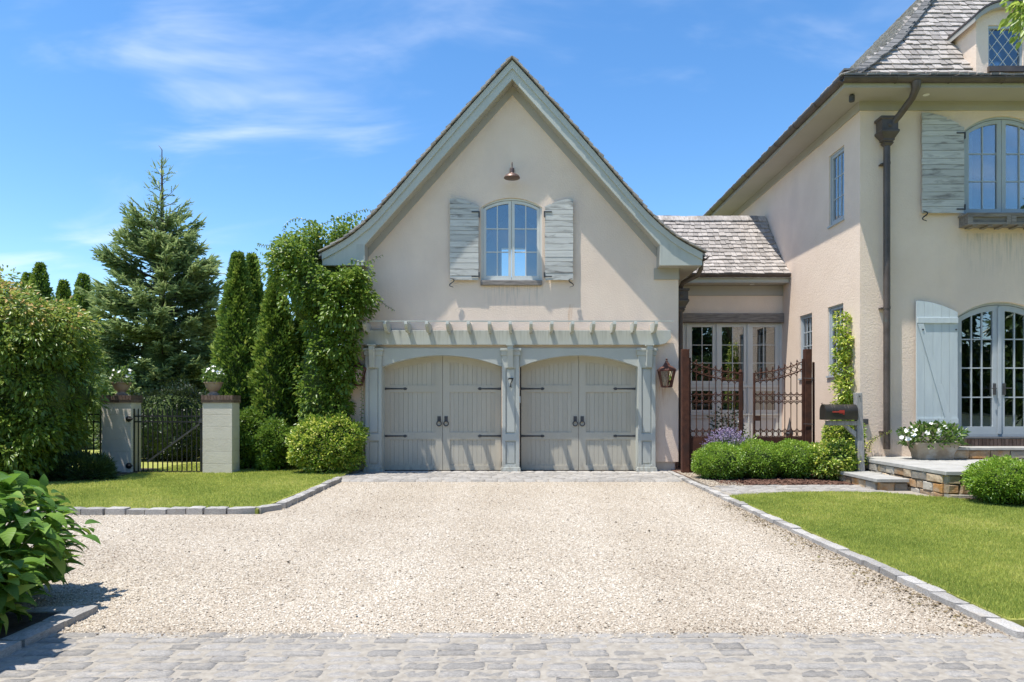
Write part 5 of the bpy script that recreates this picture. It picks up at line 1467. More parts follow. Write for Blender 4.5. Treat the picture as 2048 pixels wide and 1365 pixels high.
core_mesh((-9.3, 12.25, 1.65), (1.35, .95, 1.2), 1, zmin=.15).build('inner_foliage', coremat, dog, smooth=True)
branches('trunk', (-9.1, 12.0, .03), [tuple(C[i]) for i in range(0, 500, 34)], .05, dog, 3)

# ---- spruce
SPY = 18.6
SX, SH_ = wx(324, SPY), wz(309, SPY)
spr = thing('spruce_tree', 'tall ragged spruce with bare leader rising behind the lawn gate', 'tree', (SX, SPY, 0))
spm = leafmat('spruce_needles', [(0, (0.06, 0.10, 0.036)), (.5, (0.12, 0.17, 0.065)), (.8, (0.21, 0.26, 0.11)), (1, (0.30, 0.34, 0.16))], .3, .4, gain=1.75)
r = np.random.default_rng(5)
TP, TD, TN, TL, TW, TR = [], [], [], [], [], []
limb = MB()
pr = random.Random(9)
z = .25
while z < SH_ - .25:
    f = z / SH_
    Rm = 1.56 * min(1, (1 - f) / .52) ** 1.05 if f > .25 else 1.38 + .18 * f / .25
    nb = int(12 - 6*f) if f < .78 else 3
    for b in range(nb):
        a = pr.uniform(0, 6.283); ln = Rm * pr.uniform(.68, 1.12)
        if f > .78: ln = pr.uniform(.35, 1.0) * Rm
        dx, dy = math.cos(a), math.sin(a)
        rise = .10 + .75*f; p0 = Vector((SX, SPY, z)); pts = []
        m_ = 7
        for i in range(m_+1):
            t = i/m_
            pts.append(p0 + Vector((dx, dy, 0))*ln*t + Vector((0, 0, (rise*t - .42*(1-f)*t*t + .22*t**3) * ln * .8)))
        limb.tube(pts, [.022*(1-t/m_*.85)*(1.2-f) + .004 for t in range(m_+1)], 4, caps=False)
        side = Vector((-dy, dx, 0))
        ntw = int((44 if f < .70 else 28 if f < .78 else 7) * ln) + 2
        for q in range(ntw):
            t = pr.uniform(.12, 1.0) ** .6
            k_ = min(m_-1, int(t*m_)); base = pts[k_].lerp(pts[k_+1], t*m_-k_)
            sg = pr.choice((-1, 1)); out = (pts[k_+1]-pts[k_]).normalized()
            d = (out*pr.uniform(.5, 1.0) + side*sg*pr.uniform(.1, .95) + Vector((0, 0, pr.uniform(-.35, .25)))).normalized()
            L1 = pr.uniform(.14, .34) * (1.0 if f < .7 else .75)
            # a twig with three side shoots
            for s_ in range(4):
                if s_ == 0: bb, dd, ll = base, d, L1
                else:
                    bb = base + d*L1*(.18 + .25*s_); dd = (d*.75 + (side*sg*pr.uniform(-.9, .9)) + Vector((0, 0, pr.uniform(-.4, .3)))).normalized(); ll = L1*pr.uniform(.4, .65)
                TP.append(bb); TD.append(dd); TL.append(ll); TW.append(pr.uniform(.016, .028)); TR.append(min(1, max(0, pr.gauss(.38, .17) + (.22 if t > .85 else 0))))
        for q in range(3):
            TP.append(pts[-1]); TD.append((pts[-1]-pts[-2]).normalized() + Vector((pr.uniform(-.3, .3), pr.uniform(-.3, .3), .15 + pr.uniform(0, .4)))); TL.append(pr.uniform(.22, .40)); TW.append(.022); TR.append(.75)
    z += .15 if f < .78 else .21
TP = np.array([tuple(v) for v in TP]); TD = np.array([tuple(v) for v in TD]); TL = np.array(TL); TW = np.array(TW); top_ = TP[:, 2] > SH_*.80; TW = np.where(top_, TW*.62, TW); TL = np.where(top_, TL*.85, TL); TR = np.array(TR)
N0 = unit(r.normal(size=TP.shape) + np.array([0, 0, .6]))
V1 = leaf_mesh('needles', np.concatenate([TP, TP]), np.concatenate([TD, TD]), np.concatenate([N0, np.cross(unit(TD), N0)]), np.concatenate([TL, TL]), np.concatenate([TW*2.0, TW*1.5]), np.concatenate([TR, TR]), 'diamond', .04, .05)
link_mesh('crown', V1, spm, spr)
limb.build('branches', bark, spr)
MB().tube([(SX, SPY, 0), (SX + .02, SPY, 2.5), (SX - .01, SPY, 5.5), (SX + .01, SPY, 7.0), (SX - .01, SPY, SH_ - .4), (SX + .0, SPY, SH_ + .12), (SX - .09, SPY, SH_ + .24)], [.14, .11, .06, .035, .018, .012, .005], 8).build('trunk', bark, spr, smooth=True)
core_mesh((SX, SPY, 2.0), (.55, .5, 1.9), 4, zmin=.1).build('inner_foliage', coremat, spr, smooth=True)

# ---- arborvitae: three crown meshes, copied
thm = leafmat('arborvitae_spray', [(0, (0.055, 0.105, 0.013)), (.5, (0.090, 0.155, 0.018)), (.8, (0.145, 0.215, 0.028)), (1, (0.21, 0.26, 0.045))], .25, .55)
def thuja_mesh(seed, n=11000, tip=.30, lump=.15):
    """unit tree: height 1, radius 1"""
    r = np.random.default_rng(seed); ph = r.uniform(0, 6.28, 5)
    z = r.random(n)**.85 * .985; a = r.uniform(0, 2*np.pi, n)
    prof = np.where(z < .12, .78 + .22*z/.12, np.where(z < 1 - tip - .25, 1.0, np.clip((1-z)/(tip + .25), 0, 1)**.72))
    nc = 7
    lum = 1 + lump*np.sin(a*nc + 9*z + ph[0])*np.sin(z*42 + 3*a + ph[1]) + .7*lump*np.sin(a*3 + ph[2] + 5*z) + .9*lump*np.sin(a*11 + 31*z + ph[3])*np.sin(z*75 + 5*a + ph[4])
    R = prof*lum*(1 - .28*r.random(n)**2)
    P = np.stack([np.cos(a)*R, np.sin(a)*R, z], 1)
    return P, a, r, lum
def thuja(loc, h, rad, label, seed, group, n=10000, spray=.11):
    t = thing('arborvitae', label, 'arborvitae', loc, group)
    P, a, r, lum = thuja_mesh(seed, n)
    P = P * np.array([rad, rad, h]) + np.array(loc)
    D = unit(np.stack([np.cos(a)*.75, np.sin(a)*.75, np.full(n, .75)], 1) + r.normal(size=(n, 3))*.38)
    Nn = unit(np.stack([-np.sin(a), np.cos(a), np.zeros(n)], 1) + r.normal(size=(n, 3))*.6)
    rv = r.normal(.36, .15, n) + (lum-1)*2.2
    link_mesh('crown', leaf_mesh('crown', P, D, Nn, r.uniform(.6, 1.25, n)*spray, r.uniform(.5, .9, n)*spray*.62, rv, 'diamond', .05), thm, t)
    c = MB(); pr_ = [(.62*rad, .02*h), (.74*rad, .2*h), (.72*rad, .5*h), (.5*rad, .72*h), (.2*rad, .9*h), (.03*rad, .97*h)]
    c.lathe(pr_, loc, 12).build('inner_foliage', coremat, t, smooth=True)
    MB().tube([(loc[0], loc[1], loc[2] - .02), (loc[0], loc[1], loc[2] + h*.9)], [.06, .01], 6).build('trunk', bark, t)
    return t
def tj(px, ptop, Y, hw, label, seed, group, **k):
    thuja((wx(px, Y), Y, .04), wz(ptop, Y) - .04, hw, label, seed, group, **k)
GA = 'arborvitae columns between the lawn gate and the garage'
tj(476, 503, 15.1, .46, 'tall arborvitae column immediately behind the right gate pier', 1, GA, n=13000)
tj(504, 506, 16.2, .42, 'slim arborvitae top showing just behind the tallest column', 2, GA)
tj(553, 548, 14.9, .48, 'mid-height arborvitae column next to the vine', 3, GA, n=13000)
tj(607, 618, 15.2, .46, 'dark arborvitae mostly hidden behind the vine', 4, GA)
GBk = 'distant arborvitae tops above the broad shrub'
tj(80, 523, 20.5, .58, 'tallest of the distant arborvitae tops above the broad shrub', 5, GBk, n=7000)
tj(55, 543, 21.5, .50, 'distant arborvitae top touching the tallest one on its outer side', 6, GBk, n=7000)
tj(128, 558, 21.0, .50, 'lowest rounded arborvitae top between two taller ones', 7, GBk, n=7000)
tj(167, 546, 20.5, .60, 'distant arborvitae top closest to the spruce', 8, GBk, n=7000)
tj(22, 590, 21.0, .6, 'distant arborvitae low at the photo edge behind the shrub', 9, GBk, n=6000)
tj(430, 640, 24, 1.0, 'dark arborvitae in shade behind the spruce and the right gate pier', 10, GBk, n=6000)
tj(215, 640, 23, .9, 'dark arborvitae between the spruce and the broad shrub', 11, GBk, n=6000)

def shrub(name, label, cat, c, rad, n, per, L, W, stops, seed, group=None, lump=.08, clr=.05, kind='diamond', zmin=.06, transl=.25, up=.35, core=True, rvf=None, loc=None):
    t = thing(name, label, cat, loc or (c[0], c[1], .05), group)
    r = np.random.default_rng(seed)
    C, O = blob_surface(r, n, c, rad, lump, zmin, .10)
    P, D, Nn, cid = clumps(r, C, O, clr, per, up, .8)
    k = P[:, 2] > zmin - .01; P, D, Nn, cid = P[k], D[k], Nn[k], cid[k]
    cr = r.random(len(C)); rv = r.normal(.42, .16, len(P)) + (cr[cid]-.5)*.35
    if rvf is not None: rv = rvf(P, rv, r)
    if name == 'box_ball': rv = rv + (P[:, 2] - c[2]) / rad[2] * .16  # tops lighter: new growth plus the lit crown put into the leaf tone
    m = leafmat(name + '_leaf', stops, transl)
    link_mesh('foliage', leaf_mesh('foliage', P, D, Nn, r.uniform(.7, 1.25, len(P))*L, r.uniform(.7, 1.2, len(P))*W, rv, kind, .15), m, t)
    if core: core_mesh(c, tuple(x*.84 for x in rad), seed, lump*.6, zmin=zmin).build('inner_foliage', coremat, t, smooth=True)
    branches('stem', (c[0], c[1], .03), [tuple(C[i]) for i in range(0, len(C), max(1, len(C)//7))], .02, t, seed, .04)
    return t
box_stops = [(0, (0.065, 0.13, 0.013)), (.45, (0.115, 0.205, 0.018)), (.8, (0.20, 0.29, 0.032)), (1, (0.28, 0.34, 0.06))]
GBx = 'clipped box balls along the mulch bed'
for i, (px, py, w_, h_, lab) in enumerate(((1439, 925, 51, 36, 'clipped box ball nearest the garage wall, largest of the bed'), (1521, 922, 48, 36, 'clipped box ball second from the garage'), (1594, 921, 47, 36, 'clipped box ball third from the garage, below the gate post'))):
    Y = 12.35; kk = FPX/Y
    shrub('box_ball', lab, 'box shrub', (wx(px, Y), Y + (.15 if i else 0), wz(py, Y)), (w_/kk, .42, h_/kk), 1250, 9, .034, .021, box_stops, 40+i, GBx, .085, .055)
Y = 9.25; kk = FPX/Y
shrub('box_ball', 'clipped box ball on mulch in front of the terrace wall', 'box shrub', (wx(2012, Y), Y, wz(962, Y)), (66/kk, .44, 41/kk), 1600, 9, .034, .021, box_stops, 44, GBx, .07, .055)
euo = [(0, (0.055, 0.115, 0.013)), (.4, (0.11, 0.19, 0.020)), (.62, (0.22, 0.29, 0.036)), (.82, (0.45, 0.46, 0.08)), (1, (0.62, 0.60, 0.20))]
def yel(P, rv, r): return rv + (r.random(len(P)) < .38) * .34
shrub('variegated_shrub', 'variegated yellow-green euonymus bush at the mailbox post foot', 'shrub', (wx(1676, 12.1), 12.2, wz(922, 12.1)), (.44, .38, .34), 620, 9, .05, .03, euo, 50, None, .1, .06, 'oval', rvf=yel)
shrub('variegated_shrub', 'variegated euonymus mound behind the mailbox arm', 'shrub', (wx(1678, 12.6), 12.42, wz(873, 12.6)), (.34, .20, .36), 420, 8, .05, .03, euo, 51, None, .12, .06, 'oval', rvf=yel)
shrub('variegated_shrub', 'broad yellow-tipped euonymus bush at the left foot of the garage', 'shrub', (wx(652, 13.45), 13.5, wz(893, 13.45)), (.72, .42, .58), 1250, 10, .058, .036, euo, 52, None, .14, .08, 'oval', rvf=lambda P, rv, r: rv + (r.random(len(P)) < .36) * .30 * np.clip(1.2 - (P[:, 0] + 3.85), 0, 1.2))
thb = [(0, (0.05, 0.10, 0.013)), (.5, (0.085, 0.155, 0.018)), (.8, (0.14, 0.21, 0.028)), (1, (0.20, 0.25, 0.045))]
shrub('low_conifer', 'low bushy conifer in front of the tallest arborvitae', 'shrub', (wx(492, 14.3), 14.3, .62), (.42, .42, .62), 900, 9, .07, .04, thb, 53, None, .18, .09)
shrub('low_conifer', 'low rounded conifer between the arborvitae and the yellow-tipped bush', 'shrub', (wx(551, 14.2), 14.15, .5), (.40, .40, .50), 800, 9, .07, .04, thb, 54, None, .18, .09)
shrub('garden_shrub', 'evergreen mass behind the black lawn gate, deep shade put into its leaf colour', 'shrub', (wx(330, 16.2), 16.4, .8), (1.5, .5, .95), 900, 9, .09, .05, [(0, (0.010, 0.020, 0.007)), (.6, (0.022, 0.038, 0.012)), (1, (0.04, 0.06, 0.02))], 55, None, .15, .14)  # leaf colours darkened to hold the shade behind the gate
shrub('low_shrub', 'small dark grassy shrub in the shaded bed beside the gate pier', 'shrub', (wx(170, 12.3), 12.2, .20), (.48, .3, .24), 420, 10, .15, .02, [(0, (0.02, 0.04, 0.012)), (1, (0.06, 0.10, 0.03))], 56, None, .1, .08, up=.8, core=False)
shrub('low_shrub', 'small dark shrub in the shaded bed near the photo edge', 'shrub', (wx(60, 12.0), 11.9, .25), (.6, .3, .26), 420, 10, .12, .018, [(0, (0.02, 0.04, 0.012)), (1, (0.05, 0.085, 0.03))], 57, None, .1, .08, up=.8, core=False)

# ---- vine over the garage corner
vinem = leafmat('vine_leaf', [(0, (0.06, 0.12, 0.013)), (.4, (0.10, 0.175, 0.020)), (.7, (0.17, 0.245, 0.034)), (.9, (0.28, 0.32, 0.06)), (1, (0.40, 0.38, 0.10))], .36, gain=1.2)
vine = thing('climbing_vine', 'leafy climbing vine smothering the left corner and eaves of the garage', 'vine', (-3.9, 13.8, .03))
r = np.random.default_rng(31)
VY = 13.75
Cs, Os = [], []
for px, py, dy, rx, ry, rz, n in ((640, 555, .0, .80, .45, .80, 330), (700, 600, -.35, .48, .28, .62, 200), (600, 520, .4, .75, .7, .55, 220), (650, 480, .5, .75, .8, .35, 220), (700, 452, .9, .45, .9, .22, 110), (655, 680, .1, .42, .34, .85, 210), (640, 800, .1, .48, .32, .85, 190), (565, 500, .4, .32, .4, .28, 80), (728, 588, -.42, .20, .14, .46, 60), (690, 690, -.2, .32, .2, .45, 80), (694, 742, -.12, .20, .14, .40, 60), (672, 800, .0, .26, .2, .55, 70)):
    p, o = blob_surface(r, n, (wx(px, VY), VY + dy, wz(py, VY)), (rx*.93, ry, rz*.95), .32, .1, .3); Cs.append(p); Os.append(o)
C, O = np.concatenate(Cs), np.concatenate(Os)
gin = (C[:, 0] > wl - .02) & (C[:, 1] > 13.93) & (C[:, 2] < 4.2)
k_ = ~gin; C, O = C[k_], O[k_]
P, D, Nn, cid = clumps(r, C, O, .13, 13, -.1, .7)
k_ = ~((P[:, 0] > wl - .03) & (P[:, 1] > 13.95) & (P[:, 2] < 4.15)); P, D, Nn, cid = P[k_], D[k_], Nn[k_], cid[k_]
rr_ = np.abs(P[:, 0] - GX); zr_ = np.interp(rr_, [0, 1.494, 2.39, 2.82, 3.29, 3.86], [8.28, 6.62, 5.58, 5.115, 4.72, 4.40])
k_ = ~((rr_ < 3.86) & (P[:, 1] > RK - .05) & (P[:, 2] < zr_ + .02) & (P[:, 2] > 4.15)); P, D, Nn, cid = P[k_], D[k_], Nn[k_], cid[k_]
rv = r.normal(.40, .15, len(P)) + (r.random(len(C))[cid]-.5)*.3 + np.clip((1.6 - P[:, 2])*.12, 0, .22)*r.random(len(P))
k_ = ~((P[:, 0] > -4.08) & (P[:, 0] < -3.0) & (P[:, 1] < 13.8) & (P[:, 2] > 4.08 + .12*np.sin(P[:, 0]*9))); P, D, Nn, rv = P[k_], D[k_], Nn[k_], rv[k_]
LP, LD_, LN, LR, LL = [P], [D], [Nn], [rv], [r.uniform(.055, .10, len(P))]
stem = MB()
def runner(pts, n, seed, size=.075):
    """stray shoot with alternate leaves"""
    q = random.Random(seed); pts = [Vector(p) for p in pts]; pf = []
    for i in range(len(pts)-1):
        p0, p1, p2, p3 = pts[max(0, i-1)], pts[i], pts[i+1], pts[min(len(pts)-1, i+2)]
        for k in range(6):
            t = k/6; pf.append(.5*((2*p1)+(p2-p0)*t+(2*p0-5*p1+4*p2-p3)*t*t+(3*p1-p0-3*p2+p3)*t**3))
    pf.append(pts[-1]); stem.tube(pf, [.007*(1 - .7*i/len(pf)) for i in range(len(pf))], 4)
    p_, d_, n_, r_v, l_ = [], [], [], [], []
    for i in range(n):
        f = (i + q.random()*.5) / n * (len(pf)-1.01); k = int(f); b = pf[k].lerp(pf[k+1], f-k); t = (pf[k+1]-pf[k]).normalized()
        s_ = t.cross(Vector((q.uniform(-.4, .4), -1, q.uniform(-.4, .4)))).normalized() * (1 if i % 2 else -1)
        p_.append(tuple(b)); d_.append(tuple(s_ + t*.4 + Vector((0, 0, -.35)))); n_.append((q.uniform(-.5, .5), -.6, .8)); r_v.append(q.uniform(.35, .8)); l_.append(size*q.uniform(.7, 1.2)*(1 - .4*i/n))
    LP.append(np.array(p_)); LD_.append(np.array(d_)); LN.append(np.array(n_)); LR.append(np.array(r_v)); LL.append(np.array(l_))
v = lambda px, py, dy=0: (wx(px, VY + dy), VY + dy, wz(py, VY + dy))
runner([v(640, 470, .3), v(620, 445, .2), v(590, 438, .2), v(568, 455, .2), v(572, 480, .2)], 34, 1)
runner([v(660, 470, .4), v(690, 448, .4), v(705, 430, .4), v(730, 420, .5), v(752, 424, .5)], 34, 2)
runner([v(600, 490, .2), v(560, 485, .1), v(535, 492, .1), v(514, 489, .1)], 30, 3)
runner([v(600, 520, .2), v(560, 520, .1), v(535, 530, 0), v(518, 522, 0)], 30, 4)
runner([v(580, 500, .2), v(550, 540, 0), v(540, 560, 0)], 20, 5)
runner([v(700, 520, -.35), v(725, 525, -.36), v(745, 520, -.2), v(765, 510, .15)], 20, 6)
runner([v(715, 600, -.3), v(745, 590, .1), v(770, 610, .16), v(790, 622, .18)], 22, 7, .055)
runner([v(690, 640, -.2), v(735, 640, -.3), v(752, 620, -.3)], 22, 8)
runner([v(700, 860, .15), v(697, 830, .17), v(702, 815, .18)], 9, 9, .05)
runner([v(724, 900, .05), v(722, 850, .0), v(724, 800, -.05), v(721, 760, -.1)], 40, 10, .06)
runner([v(625, 470, .5), v(640, 452, .6), v(668, 440, .9), v(700, 425, 1.0)], 30, 11)
P, D, Nn, rv, Lv = map(np.concatenate, (LP, LD_, LN, LR, LL))
link_mesh('foliage', leaf_mesh('foliage', P, D, Nn, Lv, Lv*.62, rv, 'oval', .25), vinem, vine)
stem.build('shoots', bark, vine, smooth=True)
core_mesh((wx(630, VY), VY + .25, wz(570, VY)), (.55, .35, .75), 7).build('inner_foliage', coremat, vine, smooth=True)
core_mesh((wx(640, VY), VY + .12, wz(770, VY)), (.36, .2, 1.3), 8, zmin=.1).build('inner_foliage', coremat, vine, smooth=True)
branches('stem', (-3.85, 13.8, .02), [v(640, 560, .1), v(660, 640, 0), v(600, 520, .4), v(690, 600, -.2)], .05, vine, 8)

# small climber on the house corner behind the mailbox
cl = thing('wall_climber', 'yellow-green climber growing up the house wall above the mailbox', 'climber', (6.15, 13.05, .05))
r = np.random.default_rng(33)
Cs, Os = [], []
for z_, wdt, n in ((.5, .22, 60), (1.2, .30, 70), (1.65, .28, 70), (2.1, .26, 70), (2.5, .20, 60), (2.85, .13, 40)):
    yc = 13.0 + .03*math.sin(z_*7)
    p, o = blob_surface(r, n, (WX - .13, yc, z_), (.11, wdt, .30), .2, None, .3); Cs.append(p); Os.append(o)
C, O = np.concatenate(Cs), np.concatenate(Os)
P, D, Nn, cid = clumps(r, C, O, .06, 10, -.1, .7)
k_ = P[:, 0] < WX - .02; P, D, Nn = P[k_], D[k_], Nn[k_]
rv = r.normal(.55, .2, len(P))
link_mesh('foliage', leaf_mesh('foliage', P, D, Nn, r.uniform(.04, .07, len(P)), r.uniform(.025, .04, len(P)), rv, 'oval', .2), leafmat('climber_leaf', euo, .35), cl)
MB().tube([(WX - .1, 13.05, .05), (WX - .08, 13.0, 1.2), (WX - .08, 13.02, 2.2), (WX - .08, 12.95, 2.9)], [.03, .025, .015, .005], 6).build('stem', bark, cl)
sp = thing('climber_sprig', 'trailing climber sprig rising along the house wall by the downpipe foot', 'climber', (6.3, 12.45, .44))
LP, LD_, LN, LR, LL = [], [], [], [], []; stem = MB()
h_ = lambda px, py, d=-.06: (wx(px, WY + d), WY + d, wz(py, WY + d))
runner([h_(1728, 912), h_(1735, 890), h_(1752, 876), h_(1775, 866, -.25), h_(1783, 862, -.25)], 30, 21, .06)
runner([h_(1738, 905), h_(1742, 885), h_(1756, 872)], 18, 22, .055)
P, D, Nn, rv, Lv = map(np.concatenate, (LP, LD_, LN, LR, LL))
link_mesh('foliage', leaf_mesh('foliage', P, D, Nn, Lv, Lv*.6, rv, 'oval', .2), bpy.data.materials['climber_leaf'], sp)
stem.build('stem', bark, sp)

# flowers: urns, trough, lavender, white bloom behind the gate
petal = attr_mat('white_petal', [(0, (.78, .77, .70)), (1, (.92, .91, .88))], .6)
def flowers(t, c, rad, n, seed, size=.04, mat=petal, name='flowers'):
    r = np.random.default_rng(seed)
    P, O = blob_surface(r, n, c, rad, .1, c[2] - .02, .1)
    k = len(P); q = unit(O + np.array([0, -.5, .3]))
    PP, DD, NN, RR = [], [], [], []
    for i in range(k):
        a = np.cross(q[i], [0, 0, 1.0]); a /= np.linalg.norm(a)+1e-6; b = np.cross(q[i], a)
        for j in range(5):
            th = 2*np.pi*j/5 + i
            PP.append(P[i]); DD.append(a*np.cos(th) + b*np.sin(th) + q[i]*.3); NN.append(q[i]); RR.append(r.random())
    return link_mesh(name, leaf_mesh(name, np.array(PP), np.array(DD), np.array(NN), r.uniform(.7, 1.2, len(PP))*size, size*.9, np.array(RR), 'oval', 0, .05), mat, t)
def plant_on(name, label, cat, base, rad, nl, nf, seed, L=.07, W=.03, stops=None, fs=.04, group=None):
    t = thing(name, label, cat, base, group)
    r = np.random.default_rng(seed); c = (base[0], base[1], base[2] + rad[2]*.45)
    P, O = blob_surface(r, nl, c, rad, .15, base[2] - .01, .6)
    D = unit(O + np.array([0, 0, .5]) + r.normal(size=P.shape)*.4)
    link_mesh('foliage', leaf_mesh('foliage', P, D, unit(O + r.normal(size=P.shape)*.4), r.uniform(.7, 1.3, len(P))*L, W, r.random(len(P)), 'oval', .2), leafmat(name + '_foliage', stops or [(0, (.03, .07, .012)), (.6, (.06, .12, .02)), (1, (.13, .19, .04))], .3), t)
    m = MB()
    for i in range(10):
        m.tube([(base[0], base[1], base[2] - .03), tuple(P[i])], [.006, .002], 4)
    m.build('stem', bark, t)
    if nf: flowers(t, c, tuple(x*.98 for x in rad), nf, seed+1, fs)
    return t
GF = 'flowers in the pier urns'
for (ux_, uy_, uz_), lab, s_ in zip(urn_top, ('white flowers in the urn by the broad shrub', 'white flowers in the urn by the arborvitae'), (60, 62)):
    plant_on('urn_flowers', lab, 'flowers', (ux_, uy_, uz_), (.19, .19, .22), 420, 22, s_, group=GF)
plant_on('trough_flowers', 'white trumpet flowers overflowing the stone trough', 'flowers', (PT[0], PT[1], PT[2] + .26), (.56, .24, .26), 1300, 62, 64, .085, .035, fs=.052)
plant_on('white_rose', 'white bloom on a dark bush behind the left gate leaf', 'flowers', (wx(1455, 14.3), 14.3, .35), (.38, .2, .75), 700, 9, 66, .07, .035, [(0, (.012, .028, .012)), (1, (.035, .06, .022))], fs=.06)
plant_on('garden_plant', 'light green plant spilling through the gap between the gate leaves', 'plant', (wx(1500, 13.1), 13.1, .35), (.2, .15, .35), 300, 0, 68, .06, .03, [(0, (.06, .11, .02)), (1, (.2, .26, .05))])
lav = thing('lavender', 'mauve lavender clump behind the first two box balls', 'lavender', (wx(1455, 12.95), 12.95, .35))
r = np.random.default_rng(70); n = 1500
lc = np.array([wx(1455, 12.95), 12.95, .42])
a = r.uniform(0, 6.28, n); el = r.uniform(.25, 1.5, n); ln = r.uniform(.30, .52, n)
D = np.stack([np.cos(a)*np.cos(el)*1.0, np.sin(a)*np.cos(el)*.5, np.sin(el)], 1)
link_mesh('stems', leaf_mesh('stems', lc + D*.05, D, rdir(r, n), ln*.85, np.full(n, .008), r.random(n), 'tri'), leafmat('lavender_stem', [(0, (.07, .12, .04)), (1, (.17, .22, .10))], .2), lav)
k = 520; hp_ = lc + D[:k]*.05 + unit(D[:k])*(ln[:k]*.82)[:, None]
hp_ = np.repeat(hp_, 5, 0) + np.repeat(unit(D[:k]), 5, 0)*r.uniform(0, .09, k*5)[:, None]
link_mesh('blooms', leaf_mesh('blooms', hp_, rdir(r, k*5) + np.array([0, 0, .8]), rdir(r, k*5), .026, .016, r.random(k*5), 'diamond'), attr_mat('lavender_bloom', [(0, (.20, .15, .28)), (.6, (.33, .26, .40)), (1, (.48, .40, .52))]), lav)

# ---- big-leaved hydrangea close to the camera
hyd = thing('hydrangea', 'large-leaved green hydrangea bush at the near left corner of the drive', 'hydrangea', (-3.75, 4.5, .03))
hym = bpy.data.materials.new('hydrangea_leaf'); hym.use_nodes = True
t = hym.node_tree; b = t.nodes['Principled BSDF']; oi = t.nodes.new('ShaderNodeObjectInfo')
hc = ramp(t, [(0, (.065, .145, .020)), (.5, (.115, .225, .030)), (.85, (.20, .33, .05)), (.96, (.28, .37, .07)), (1, (.40, .38, .10))], oi.outputs['Random'])
tcd = t.nodes.new('ShaderNodeTexCoord'); sp_ = t.nodes.new('ShaderNodeSeparateXYZ'); t.links.new(tcd.outputs['Object'], sp_.inputs[0])
ab = t.nodes.new('ShaderNodeMath'); ab.operation = 'ABSOLUTE'; t.links.new(sp_.outputs['Y'], ab.inputs[0])
ma = t.nodes.new('ShaderNodeMath'); ma.operation = 'MULTIPLY_ADD'; ma.inputs[1].default_value = -.8; t.links.new(ab.outputs[0], ma.inputs[0]); t.links.new(sp_.outputs['X'], ma.inputs[2])
sn = t.nodes.new('ShaderNodeMath'); sn.operation = 'MULTIPLY'; sn.inputs[1].default_value = 52; t.links.new(ma.outputs[0], sn.inputs[0])
si = t.nodes.new('ShaderNodeMath'); si.operation = 'SINE'; t.links.new(sn.outputs[0], si.inputs[0])
bp = t.nodes.new('ShaderNodeBump'); bp.inputs['Strength'].default_value = .16; bp.inputs['Distance'].default_value = .01; t.links.new(si.outputs[0], bp.inputs['Height']); t.links.new(bp.outputs[0], b.inputs['Normal'])
t.links.new(hc, b.inputs['Base Color']); b.inputs['Roughness'].default_value = .5; b.inputs['Specular IOR Level'].default_value = .3
tr = t.nodes.new('ShaderNodeBsdfTranslucent'); hs = t.nodes.new('ShaderNodeHueSaturation'); hs.inputs['Value'].default_value = 1.6; t.links.new(hc, hs.inputs['Color']); t.links.new(hs.outputs[0], tr.inputs['Color'])
mx_ = t.nodes.new('ShaderNodeMixShader'); mx_.inputs[0].default_value = .35; t.links.new(b.outputs[0], mx_.inputs[1]); t.links.new(tr.outputs[0], mx_.inputs[2]); t.links.new(mx_.outputs[0], t.nodes['Material Output'].inputs['Surface'])
def big_leaf(seed):
    """pointed oval leaf, length 1 along X, midrib fold, drooping tip (about 36 triangles)"""
    q = random.Random(seed); n = 9; vs = []; fs = []
    dr = q.uniform(.12, .42); fo = q.uniform(.08, .22); tw = q.uniform(-.15, .15)
    for i in range(n+1):
        t_ = i/n; w = .33 * (math.sin(math.pi * t_**.78))**.85 * (1 - .25*t_) + (.004 if i in (0, n) else 0)
        zc = .10*math.sin(math.pi*t_*.8) - dr*t_*t_
        for s_ in (-1, 0, 1):
            vs.append((t_, s_*w, zc + abs(s_)*w*fo*1.6 + s_*tw*w*t_ + (q.uniform(-.008, .008) if s_ else 0)))
    for i in range(n):
        for j in (0, 1): fs.append((i*3+j, i*3+j+1, i*3+4+j, i*3+3+j))
    me = bpy.data.meshes.new('leaf'); me.from_pydata(vs, [], fs); me.update(); me.materials.append(hym)
    me.polygons.foreach_set('use_smooth', np.ones(len(me.polygons), dtype=bool)); return me
LV = [big_leaf(i) for i in range(8)]
r = np.random.default_rng(77); q = random.Random(77)
Ps, Os = [], []
for c, rad, n in (((-3.81, 4.62, .48), (.70, .62, .50), 480), ((-4.14, 4.3, .56), (.6, .6, .42), 300), ((-3.39, 4.12, .30), (.38, .40, .32), 240), ((-3.59, 4.80, .42), (.38, .4, .42), 260), ((-3.38, 3.62, .85), (.42, .45, .72), 420), ((-3.69, 4.6, .35), (.5, .45, .3), 160), ((-3.27, 3.98, .20), (.24, .32, .24), 120)):  # the tall lobe out of view is added to throw shade on the cobbles
    p, o = blob_surface(r, n, c, rad, .12, .10, .22); Ps.append(p); Os.append(o)
P, O = np.concatenate(Ps), np.concatenate(Os)
vis = (P[:, 0] / P[:, 1] > -.80)
order = np.argsort(~vis * 10 + -O[:, 0] * .3 + O[:, 1] * .4)
extra = []
